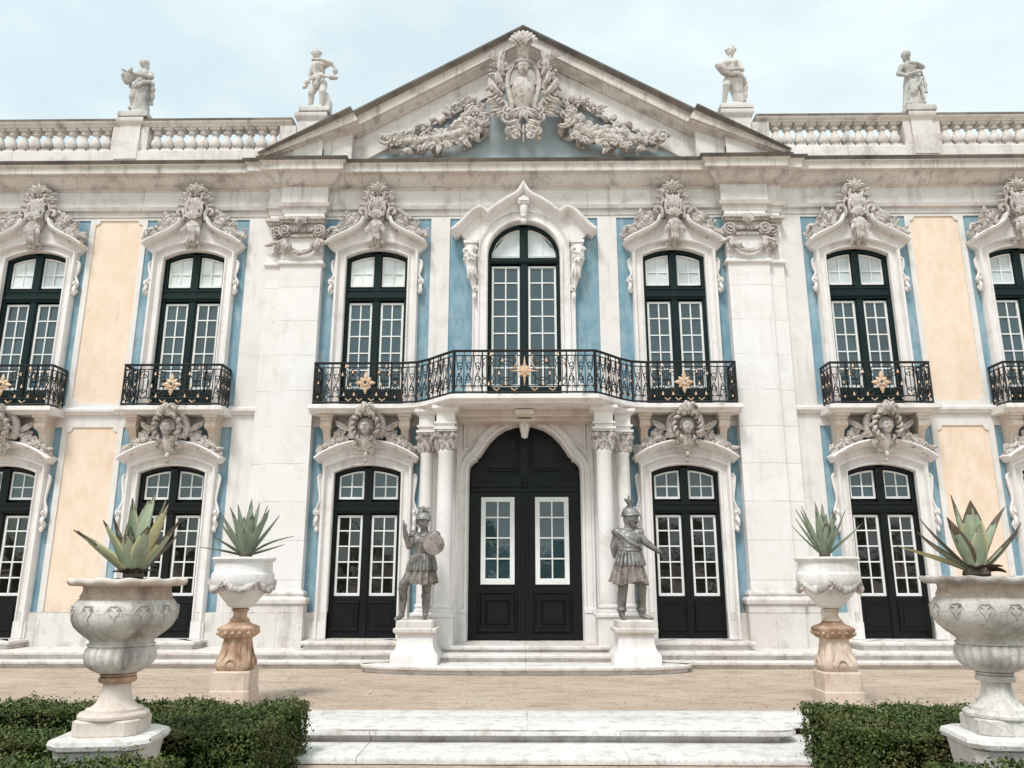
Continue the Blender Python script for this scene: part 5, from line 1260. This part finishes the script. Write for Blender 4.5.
# ------------------------------------------------------------------ urns
def chsq(h, c): return [(-h + c, -h), (h - c, -h), (h, -h + c), (h, h - c), (h - c, h), (-h + c, h), (-h, h - c), (-h, -h + c)]
def big_urn(x, y, zb, lab, plab, mat, rz):
    t = empty('urn_pedestal', (x, y, -.16), plab, 'pedestal', 'low pedestals of the two large urns', rz); t.scale = (.78, .78, 1)
    mb = MB(); mb.loft([chsq(.265, .06), chsq(.285, .06), chsq(.315, .07), chsq(.33, .08)], [0, .2, .38, .16 + zb - .07]); mb.build('block', 'base', t, smooth=30)
    mb = MB(); mb.loft([chsq(.33, .10), chsq(.365, .11), chsq(.375, .11), chsq(.365, .11), chsq(.34, .10)], [.16 + zb - .068, .16 + zb - .055, .16 + zb - .03, .16 + zb - .008, .16 + zb]); mb.build('slab', 'gstep', t, smooth=30)
    t = empty('stone_urn', (x, y, zb), lab, 'urn', 'large stone urns among the hedges', rz); t.scale = (.87, .87, 1)
    mb = MB(); mb.loft([chsq(.245, .07), chsq(.25, .07), chsq(.25, .07), chsq(.24, .07)], [0, .008, .082, .09]); mb.build('plinth', mat[1], t, smooth=30).scale = (.86, .86, 1)
    mb = MB(); mb.lathe([(.225, .088), (.236, .098), (.236, .112), (.225, .122), (.19, .126), (.188, .142), (.158, .15), (.128, .172), (.108, .205), (.097, .245), (.093, .285), (.095, .292)], n=40); mb.build('stem', mat[1], t)
    mb = MB(); mb.lathe([(.10, .288), (.122, .295), (.13, .31), (.122, .325), (.11, .328), (.125, .335), (.12, .345), (.09, .35)], n=40); mb.build('ring', mat[2], t)
    mb = MB(); G_ = lambda th, i: 1 + (.10 * abs(math.sin(11 * th)) - .07) * (0, .4, .8, 1, 1, .9, .3)[i]
    mb.lathe([(.09, .345), (.14, .352), (.19, .375), (.225, .41), (.238, .45), (.232, .49), (.212, .515)], n=160, mod=G_); mb.build('gadrooned_bowl', mat[0], t, smooth=50)
    mb = MB(); mb.lathe([(.205, .508), (.228, .513), (.228, .525), (.212, .53), (.218, .545), (.245, .565), (.29, .595), (.33, .63), (.352, .67), (.36, .71), (.355, .745), (.338, .775), (.325, .79), (.318, .795), (.31, .80), (.315, .815), (.305, .825), (.295, .85), (.298, .87), (.32, .885), (.34, .89)], n=72, mats=[0] * 12 + [1] * 10); bd = mb.build('body', [mat[0], 'neckstain'], t)
    mb = MB(); pts = []
    for i in range(145):
        a = 2 * PI * i / 144; pts.append((.3575 * math.cos(a), .3575 * math.sin(a), .735 + .028 * math.sin(12 * a) + .008 * math.sin(36 * a)))
    mb.tube(pts, .004, 5, up=(.1, .2, 1))
    for i in range(12):
        a = 2 * PI * (i + .25) / 12
        for s in (-1, 1):
            q = [(a + s * .04, .735), (a + s * .10, .75), (a + s * .085, .715), (a + s * .03, .70), (a, .67)]
            mb.tube([(.362 * math.cos(b) * (1 if z > .7 else .995), .362 * math.sin(b) * (1 if z > .7 else .995), z) for b, z in spline(q, 3)], .004, 5, up=(.1, .2, 1))
    mb.build('relief', 'orn', bd, smooth=60)
    mb = MB(); n = 168
    def W_(th, i): return 1 + .009 * math.sin(14 * th) * (1 if 0 < i < 6 else 0)
    mb.lathe([(.33, .875), (.385, .882), (.402, .892), (.408, .905), (.404, .917), (.39, .922), (.335, .918), (.32, .88)], n=n, mod=W_)
    mb.v = [(px, py, pz + (.005 * math.sin(14 * math.atan2(py, px)) if math.hypot(px, py) > .36 else 0)) for px, py, pz in mb.v]
    mb.build('rim', mat[1], t, smooth=45)
    mb = MB(); mb.lathe([(.30, .88), (.31, .90), (.2, .915), (.0, .93)], n=24); mb.build('soil', 'soil', t)
big_urn(-2.58, -7.80, .345, 'large grey urn with pink stem and wavy rim, holding the cream-edged agave', 'low tapered stone pedestal under the large left urn', ('urn', 'urnpink', 'rust'), .12)
big_urn(2.89, -7.80, .360, 'large pale grey urn with wavy rim, holding the ragged brown-tipped agave', 'low tapered stone pedestal under the large right urn', ('urn', 'urn', 'urn'), -.12)

def rsq(h, p=4., n=32, fl=0., k=8):
    o = []
    for i in range(n):
        a = 2 * PI * i / n + PI / n; c, s = math.cos(a), math.sin(a); r_ = h / ((abs(c) ** p + abs(s) ** p) ** (1 / p)); r_ *= 1 + fl * math.cos(k * a); o.append((r_ * c, r_ * s))
    return o
def small_urn(x, y, lab, plab, mats, seed):
    t = empty('urn_pedestal', (x, y, 0), plab, 'pedestal', 'vase-shaped pedestals of the two smaller urns'); t.scale = (.82, .82, 1)
    mb = MB(); mb.loft([rsq(.258, 14), rsq(.25, 14), rsq(.25, 14), rsq(.24, 14)], [0, .01, .15, .16]); mb.loft([rsq(.235, 14), rsq(.235, 14), rsq(.22, 14)], [.158, .33, .345]); mb.build('block', mats[2], t, smooth=30)
    mb = MB(); mb.loft([rsq(.19, 6), rsq(.20, 6), rsq(.222, 5, fl=.015), rsq(.222, 5, fl=.03), rsq(.20, 5, fl=.04), rsq(.178, 4, fl=.045), rsq(.165, 4, fl=.045), rsq(.158, 4, fl=.04), rsq(.155, 4, fl=.02), rsq(.165, 5)], [.343, .36, .385, .42, .46, .51, .56, .61, .65, .67]); bd = mb.build('vase_body', mats[1], t, smooth=50)
    mb = MB()
    for a in range(4):
        th = a * PI / 2; c, s = math.cos(th), math.sin(th)
        for k in (-1, 1):
            P = [(.10, .395), (.13, .43), (.10, .48), (.085, .55), (.10, .61), (.05, .635), (0, .61)]
            mb.tube([(c * (.218 - .09 * (z - .4) / .2 * (1 if z < .6 else 1) * .75) - s * u * k, s * (.218 - .09 * (z - .4) / .2 * .75) + c * u * k, z) for u, z in spline(P, 3)], .011, 6, up=(0, 0, 1))
        shell_pts = [(.06 * math.cos(q), .40 + .06 * math.sin(q)) for q in [PI * i / 8 for i in range(9)]]
        mb.tube([(c * .225 - s * u, s * .225 + c * u, z) for u, z in shell_pts], .013, 6, up=(0, 0, 1))
    mb.build('relief', mats[1], bd, smooth=60)
    mb = MB(); mb.loft([rsq(.18, 5), rsq(.205, 6), rsq(.21, 6), rsq(.215, 6), rsq(.225, 6), rsq(.225, 6), rsq(.19, 6), rsq(.15, 3), rsq(.13, 2), rsq(.10, 2)], [.665, .685, .72, .73, .745, .765, .785, .80, .825, .84])
    for i in range(16):
        a = 2 * PI * i / 16; q = .215 / ((abs(math.cos(a)) ** 6 + abs(math.sin(a)) ** 6) ** (1 / 6)); mb.blob((q * math.cos(a), q * math.sin(a), .715), (.03, .03, .022), 7, 5)
    mb.build('cap', 'rust', t, smooth=45)
    t = empty('stone_urn', (x, y, .835), lab, 'urn', 'smaller garlanded urns by the terrace'); t.scale = (.91, .91, 1)
    mb = MB(); mb.lathe([(.115, 0), (.11, .015), (.085, .03), (.075, .06), (.078, .09), (.10, .105), (.105, .118), (.08, .125)], n=28); mb.build('stem', mats[1], t)
    mb = MB(); mb.lathe([(.06, .12), (.12, .135), (.15, .155), (.165, .18), (.20, .215), (.25, .27), (.30, .32), (.335, .36), (.352, .40), (.357, .44), (.352, .475), (.338, .49), (.33, .505), (.327, .56), (.325, .60)], n=60, mod=lambda th, i: 1 + (.022 * abs(math.sin(5 * th)) if 2 < i < 7 else 0)); bd = mb.build('body', mats[0], t)
    mb = MB(); rnd = random.Random(seed)
    for i in range(6):
        a0 = 2 * PI * i / 6 + .25
        for k in range(13):
            f = k / 12; a = a0 + f * PI / 3; z = .40 - .085 * math.sin(PI * f); r_ = .352 - .035 * math.sin(PI * f)
            mb.blob(((r_ + .012) * math.cos(a), (r_ + .012) * math.sin(a), z), rnd.uniform(.024, .042) * (.75 + .5 * math.sin(PI * f)), 7, 5)
        for k in range(4): mb.blob((.355 * math.cos(a0 + rnd.uniform(-.06, .06)), .355 * math.sin(a0 + rnd.uniform(-.06, .06)), .40 - .025 * k), .022, 6, 5)
    mb.build('garland', mats[3], bd, smooth=60)
    mb = MB(); mb.lathe([(.325, .595), (.335, .605), (.355, .618), (.362, .63), (.36, .643), (.345, .65), (.30, .645), (.29, .61)], n=60); mb.build('rim', mats[0], t)
    mb = MB(); mb.lathe([(.28, .61), (.29, .625), (.15, .64), (0, .65)], n=20); mb.build('soil', 'soil', t)
small_urn(-3.03, -4.38, 'smaller white garlanded urn standing on the orange rust-stained pedestal', 'orange rust-stained vase-shaped pedestal on a block, left of the entrance', ('trim', 'rust', 'tan', 'orn'), 4)
small_urn(3.20, -4.38, 'smaller white garlanded urn standing on the paler tan pedestal', 'paler tan vase-shaped pedestal with a rusty cap, right of the entrance', ('trim', 'tan', 'tan', 'urn'), 5)

# ------------------------------------------------------------------ agaves
def agave_leaf(par, base, az, el, Ln, W, curl, mats, tip=.1, wob=0., side=0., lab=None, seed=0):
    rnd = random.Random(seed); n = 34; az = R(az); el = R(el); h = Vector((math.cos(az), math.sin(az), 0)); sd = Vector((-math.sin(az), math.cos(az), 0))
    p = Vector(base) + h * .03; vs = []; us = (-1, -.78, -.35, 0, .35, .78, 1); rows = 14; fs = []; ms = []; a = el
    for i in range(n + 1):
        f = i / n; d = h * math.cos(a) + Vector((0, 0, math.sin(a))); nr = (Vector((0, 0, 1)) * math.cos(a) - h * math.sin(a))
        wd = W * .60 * (.62 + .38 * min(1, f / .38) if f < .38 else max(.0, 1 - ((f - .38) / .62) ** 1.7)) + .0015
        s2 = sd * math.cos(wob * f) + nr * math.sin(wob * f); n2 = nr * math.cos(wob * f) - sd * math.sin(wob * f)
        th = .020 * (1 - .8 * f) * (W / .1) + .002; ch = .30 * wd * (1 - .4 * f)
        for u in us: vs.append(p + s2 * (u * wd + side * f * f) + n2 * (ch * u * u * 1.6))
        for u in reversed(us): vs.append(p + s2 * (u * wd + side * f * f) + n2 * (ch * u * u * 1.6 - th * (1 - abs(u) ** 3)))
        p = p + d * (Ln / n); a += R(curl) / n * (.4 + 1.2 * f) + rnd.uniform(-.012, .012)
    jag = [rnd.uniform(-.5, .5) for _ in range(rows)]
    for i in range(n):
        for k in range(rows):
            k2 = (k + 1) % rows; fs.append((i * rows + k, i * rows + k2, (i + 1) * rows + k2, (i + 1) * rows + k))
            e = k in (0, 5, 6, 7, 12, 13)
            j = .5 * (jag[k] + jag[min(k, 13 - k)]) * .22 + rnd.uniform(-.02, .02) + (.22 * tip / .3 if e else 0); ms.append(2 if i / n + j > 1 - tip * .85 else 1 if e else 0)
    fs.append(tuple(range(n * rows, (n + 1) * rows)))
    ms.append(2); mb = MB(); mb.add(vs, fs, ms); o = mb.build('leaf', list(mats), par, smooth=60)
    if lab: o['label'] = lab
def agave(x, y, z, lab, leaves, mats, core=.07, scl=1., extra=7):
    t = empty('agave', (x, y, z), lab, 'agave', 'agaves planted in the urns'); t.scale = (scl, scl, scl)
    mb = MB(); mb.lathe([(core * .8, -.02), (core * 1.1, .01), (core, .05), (core * .5, .09), (.01, .11)], n=14, mod=lambda th, i: 1 + .12 * math.sin(5 * th + i)); mb.build('stump', 'agb', t)
    rx = random.Random(int(abs(x) * 100)); leaves = list(leaves)
    wm = sorted(L_[3] for L_ in leaves)[len(leaves) // 2]; lm = sorted(L_[2] for L_ in leaves)[len(leaves) // 2]
    for q in range(extra): leaves.append((rx.uniform(0, 360), rx.uniform(48, 84), lm * rx.uniform(.55, .95), wm * rx.uniform(.7, 1.0), rx.uniform(-6, 12), {'tip': rx.uniform(.08, .3), 'm': rx.choice((mats, mats, ('ag', 'agb', 'agb')))}))
    for k, L_ in enumerate(leaves):
        az, el, ln, w_, cu = L_[:5]; kw = dict(L_[5]) if len(L_) > 5 else {}
        m_ = kw.pop('m', mats); agave_leaf(t, (0, 0, .03), az, el, ln, w_, cu, m_, seed=k, **kw)
VG = ('ag', 'agy', 'agb'); BR = ('agb', 'agb', 'agb'); GR = ('ag', 'ag', 'agb'); BL = ('agd', 'agd', 'agb')
agave(-2.555, -7.8, 1.27, 'wide agave with pale green leaves and cream edges in the large left urn', [
    (-92, 64, .34, .155, -12, {'tip': .2}), (-135, 58, .46, .115, 6), (-50, 54, .42, .12, 8), (-172, 40, .56, .125, -8, {'tip': .16, 'm': VG}), (-150, 38, .50, .115, 8, {'tip': .22}),
    (172, 60, .50, .07, 12, {'m': ('agd', 'agb', 'agb'), 'tip': .4}), (150, 80, .60, .105, 0), (95, 82, .60, .125, 2, {'m': GR}), (60, 85, .64, .135, -2, {'m': GR, 'tip': .05}), (20, 76, .60, .12, 4), (-14, 64, .58, .115, 8, {'m': ('agy', 'agy', 'agb')}),
    (8, 52, .52, .11, 14, {'m': ('ag', 'agy', 'agb'), 'tip': .3}), (35, 44, .44, .075, 20, {'m': BR, 'lab': 'dry brown leaf'}), (-70, 30, .15, .08, -40, {'m': BR, 'lab': 'dry brown leaf'}), (-115, 25, .14, .08, -50, {'m': BR, 'lab': 'dry brown leaf'}), (-20, 25, .13, .07, -40, {'m': BR, 'lab': 'dry brown leaf'}), (190, 25, .13, .07, -45, {'m': BR, 'lab': 'dry brown leaf'})], VG, .07, .84)
agave(2.87, -7.8, 1.285, 'ragged agave with sparse brown-tipped leaves in the large right urn', [
    (-95, 68, .34, .10, 5, {'m': ('ag', 'agy', 'agb'), 'tip': .1}), (-110, 78, .50, .15, 8, {'m': ('ag', 'agy', 'agb'), 'tip': .2}), (-165, 62, .42, .12, 0, {'m': ('ag', 'agb', 'agb'), 'tip': .28, 'side': .03}), (172, 22, .52, .075, -4, {'m': ('agy', 'agy', 'agb'), 'tip': .05}),
    (-178, 30, .46, .07, 22, {'m': ('agd', 'agb', 'agb'), 'tip': .3}), (160, 44, .48, .055, 18, {'m': BR, 'lab': 'dry brown leaf'}), (120, 80, .56, .07, 0, {'m': ('ag', 'agb', 'agb'), 'tip': .25}), (20, 66, .55, .075, -14, {'m': ('ag', 'agb', 'agb'), 'tip': .4, 'side': -.03}), (-8, 40, .46, .07, 26, {'m': ('ag', 'agb', 'agb'), 'tip': .5}),
    (15, 34, .48, .045, 10, {'m': BR, 'lab': 'dry brown leaf'}), (-50, 28, .15, .08, -40, {'m': BR, 'lab': 'dry brown leaf'}), (-120, 28, .14, .08, -40, {'m': BR, 'lab': 'dry brown leaf'}), (0, 12, .18, .08, -35, {'m': BR, 'lab': 'dry brown leaf'})], VG, .08, .9, 2)
agave(-3.02, -4.38, 1.48, 'blue-green agave with two low drooping side leaves in the smaller left urn', [
    (-90, 70, .42, .11, 4), (-120, 66, .48, .105, 4), (-60, 68, .46, .10, 4), (-150, 58, .52, .11, 4), (-25, 62, .54, .10, 4), (180, 48, .50, .07, 6), (5, 52, .52, .075, 6), (150, 76, .58, .08, 2), (100, 84, .62, .08, 0), (60, 80, .58, .08, 2), (25, 72, .56, .08, 2), (168, 68, .56, .075, 2),
    (-176, 12, .48, .055, -2), (2, 34, .52, .05, -28), (-8, 12, .42, .05, 10), (-140, 28, .40, .055, 0)], BL, .06)
agave(3.19, -4.38, 1.48, 'narrow-leaved upright grey-green agave in the smaller right urn', [
    (-90, 72, .44, .075, 2), (-125, 68, .48, .07, 4), (-55, 70, .48, .07, 4), (-160, 62, .52, .065, 4), (-20, 66, .52, .065, 2), (180, 52, .46, .05, 10), (175, 42, .42, .035, 12), (5, 38, .54, .05, 10), (150, 74, .55, .065, 0), (100, 84, .58, .07, 0), (60, 80, .56, .07, 0), (25, 72, .52, .06, 2), (168, 66, .54, .06, 0), (-75, 56, .36, .06, 2)], ('agd', 'ag', 'agb'), .05)

# ------------------------------------------------------------------ clipped hedges
def hedge(label, boxes, seed, dens=9500):
    """boxes: (x0,x1,y0,y1,z0,z1) unions clipped to one hedge"""
    rg = np.random.default_rng(seed); x0 = min(b[0] for b in boxes); 
    t = empty('box_hedge', ((boxes[0][0] + boxes[0][1]) / 2, (boxes[0][2] + boxes[0][3]) / 2, -.16), label, 'hedge', 'clipped hedges around the urns'); ox, oy, oz = t.location
    core = MB(); P = []; Nn = []
    for a, b, c, d, e, f in boxes:
        core.box(a + .045 - ox, b - .045 - ox, c + .045 - oy, d - .045 - oy, e - oz, f - .05 - oz)
        for ax, val, sg, u0, u1, v0, v1 in ((2, f, 1, a, b, c, d), (1, c, -1, a, b, e, f), (0, b, 1, c, d, e, f), (0, a, -1, c, d, e, f), (1, d, 1, a, b, e, f)):
            k = int((u1 - u0) * (v1 - v0) * dens * (1.0 if not (ax == 1 and sg == 1) else .35))
            u = rg.uniform(u0, u1, k); v = rg.uniform(v0, v1, k)
            lump = .013 * np.sin(u * 5.3 + v * 3 + 1) * np.sin(v * 7 + u) + .016 * np.sin(u * 9 + v * 5) + .016 * np.sin(u * 23 - v * 17 + 2) * np.sin(v * 19 + u * 6) + .014 * np.sin(v * 47 + 3 * np.sin(u * 13)) * np.sin(u * 41)
            dep = val + sg * (lump - .015 + rg.exponential(.012, k) * rg.choice([-1, -1, -1, 1], k) + (rg.random(k) > .992) * rg.uniform(.005, .035, k))
            q = np.zeros((k, 3)); nn = np.zeros((k, 3)); nn[:, ax] = sg
            if ax == 2: q[:, 0], q[:, 1], q[:, 2] = u, v, dep
            elif ax == 1: q[:, 0], q[:, 2], q[:, 1] = u, v, dep
            else: q[:, 1], q[:, 2], q[:, 0] = u, v, dep
            # soften the clipped edges
            P.append(q); Nn.append(nn)
    P = np.concatenate(P); Nn = np.concatenate(Nn); k = len(P)
    keep = np.ones(k, bool)
    for a, b, c, d, e, f in boxes: keep &= ~((P[:, 0] > a + .08) & (P[:, 0] < b - .08) & (P[:, 1] > c + .08) & (P[:, 1] < d - .08) & (P[:, 2] < f - .1) & (P[:, 2] > e))
    P = P[keep]; Nn = Nn[keep]; k = len(P)
    up = Nn * rg.uniform(.2, 1.2, (k, 1)) + rg.normal(0, .75, (k, 3)) + np.array([0, -.05, .25]); up /= np.linalg.norm(up, axis=1, keepdims=True)
    t1 = np.cross(up, rg.normal(0, 1, (k, 3))); t1 /= np.linalg.norm(t1, axis=1, keepdims=True); t2 = np.cross(up, t1)
    L_ = rg.uniform(.008, .0165, (k, 1)); Wd = L_ * rg.uniform(.45, .65, (k, 1)); P = P - np.array([ox, oy, oz])
    V = np.stack([P - t1 * L_, P + t2 * Wd + up * L_ * .15, P + t1 * L_, P - t2 * Wd + up * L_ * .15], 1).reshape(-1, 3)
    me = bpy.data.meshes.new('foliage'); me.vertices.add(4 * k); me.vertices.foreach_set('co', V.ravel().astype(np.float32))
    me.loops.add(4 * k); me.loops.foreach_set('vertex_index', np.arange(4 * k, dtype=np.int32)); me.polygons.add(k)
    me.polygons.foreach_set('loop_start', np.arange(0, 4 * k, 4, dtype=np.int32)); me.update(); me.validate(); me.materials.append(M['hedge'])
    link('foliage', me, t); core.build('twigs', 'hedgecore', t, smooth=0)
hedge('wide clipped box hedge behind the large left urn, ending at the steps', [(-3.0, -1.80, -7.42, -6.10, -.16, .29), (-6.5, -3.0, -6.62, -6.08, -.16, .29), (-6.5, -3.05, -7.62, -7.14, -.16, .25)], 1)
hedge('low clipped box hedge in front of the large left urn', [(-5.0, -1.92, -9.2, -8.28, -.16, .30)], 2)
hedge('wide clipped box hedge behind the large right urn, ending at the steps', [(2.21, 3.3, -7.42, -6.18, -.16, .28), (3.3, 6.5, -6.62, -6.14, -.16, .28)], 3)
hedge('low clipped box hedge in front of the large right urn', [(2.16, 5.0, -9.2, -8.30, -.16, .30)], 4)

# ------------------------------------------------------------------ garden wood behind the viewer (seen in the window glass)
def wood():
    rg = np.random.default_rng(9); V = []; k = 0
    for i in range(64):
        cx = -70 + i * 2.2 + rg.uniform(-1, 1); cy = -48 + rg.uniform(-4, 4); r_ = rg.uniform(1.6, 3.2); cz = rg.uniform(1.0, 2.8)
        m_ = 260; d = rg.normal(0, 1, (m_, 3)); d /= np.linalg.norm(d, axis=1, keepdims=True); P = np.array([cx, cy, cz]) + d * r_ * rg.uniform(.75, 1.05, (m_, 1))
        a = np.cross(d, rg.normal(0, 1, (m_, 3))); a /= np.linalg.norm(a, axis=1, keepdims=True); b = np.cross(d, a); s_ = rg.uniform(.2, .42, (m_, 1))
        V.append(np.stack([P - a * s_, P + b * s_, P + a * s_, P - b * s_], 1).reshape(-1, 3))
    V = np.concatenate(V); n = len(V) // 4
    me = bpy.data.meshes.new('garden_wood'); me.from_pydata(V.tolist(), [], [(4 * i, 4 * i + 1, 4 * i + 2, 4 * i + 3) for i in range(n)]); me.materials.append(M['wood'])
    o = link('garden_wood', me); o['kind'] = 'stuff'; o['label'] = 'dense dark trees of the garden facing the palace'; o['category'] = 'wood'
wood()

def litter():
    rg = random.Random(77); mb = MB()
    for i in range(3800):
        x = rg.uniform(-5.4, 5.4); y = -1.15 - 3.6 * rg.random() ** .8
        if abs(x) < 2.4 and y > -2.0: continue
        r_ = rg.uniform(.004, .009) * (1.9 if rg.random() > .985 else 1); a = rg.random() * 6.28
        ca, sa = math.cos(a), math.sin(a); P = [(-1, -.6), (.4, -.9), (1, .1), (.3, .8), (-.8, .5)]
        vs = [(x + r_ * (u * ca - v * sa), y + r_ * (u * sa + v * ca), -.002) for u, v in P] + [(x + .5 * r_ * (u * ca - v * sa), y + .5 * r_ * (u * sa + v * ca), r_ * .75) for u, v in P]
        mb.add(vs, [(k, (k + 1) % 5, (k + 1) % 5 + 5, k + 5) for k in range(5)] + [(5, 6, 7, 8, 9)], rg.choice((0, 0, 0, 1, 2)))
    o = mb.build('gravel', ['ground', 'base', 'gravel_dark'], None, smooth=0); o['kind'] = 'stuff'; o['label'] = 'loose gravel scattered over the sandy terrace'; o['category'] = 'gravel'
M['gravel_dark'] = NT('dark_gravel').fin((.24, .175, .13), .9)
litter()
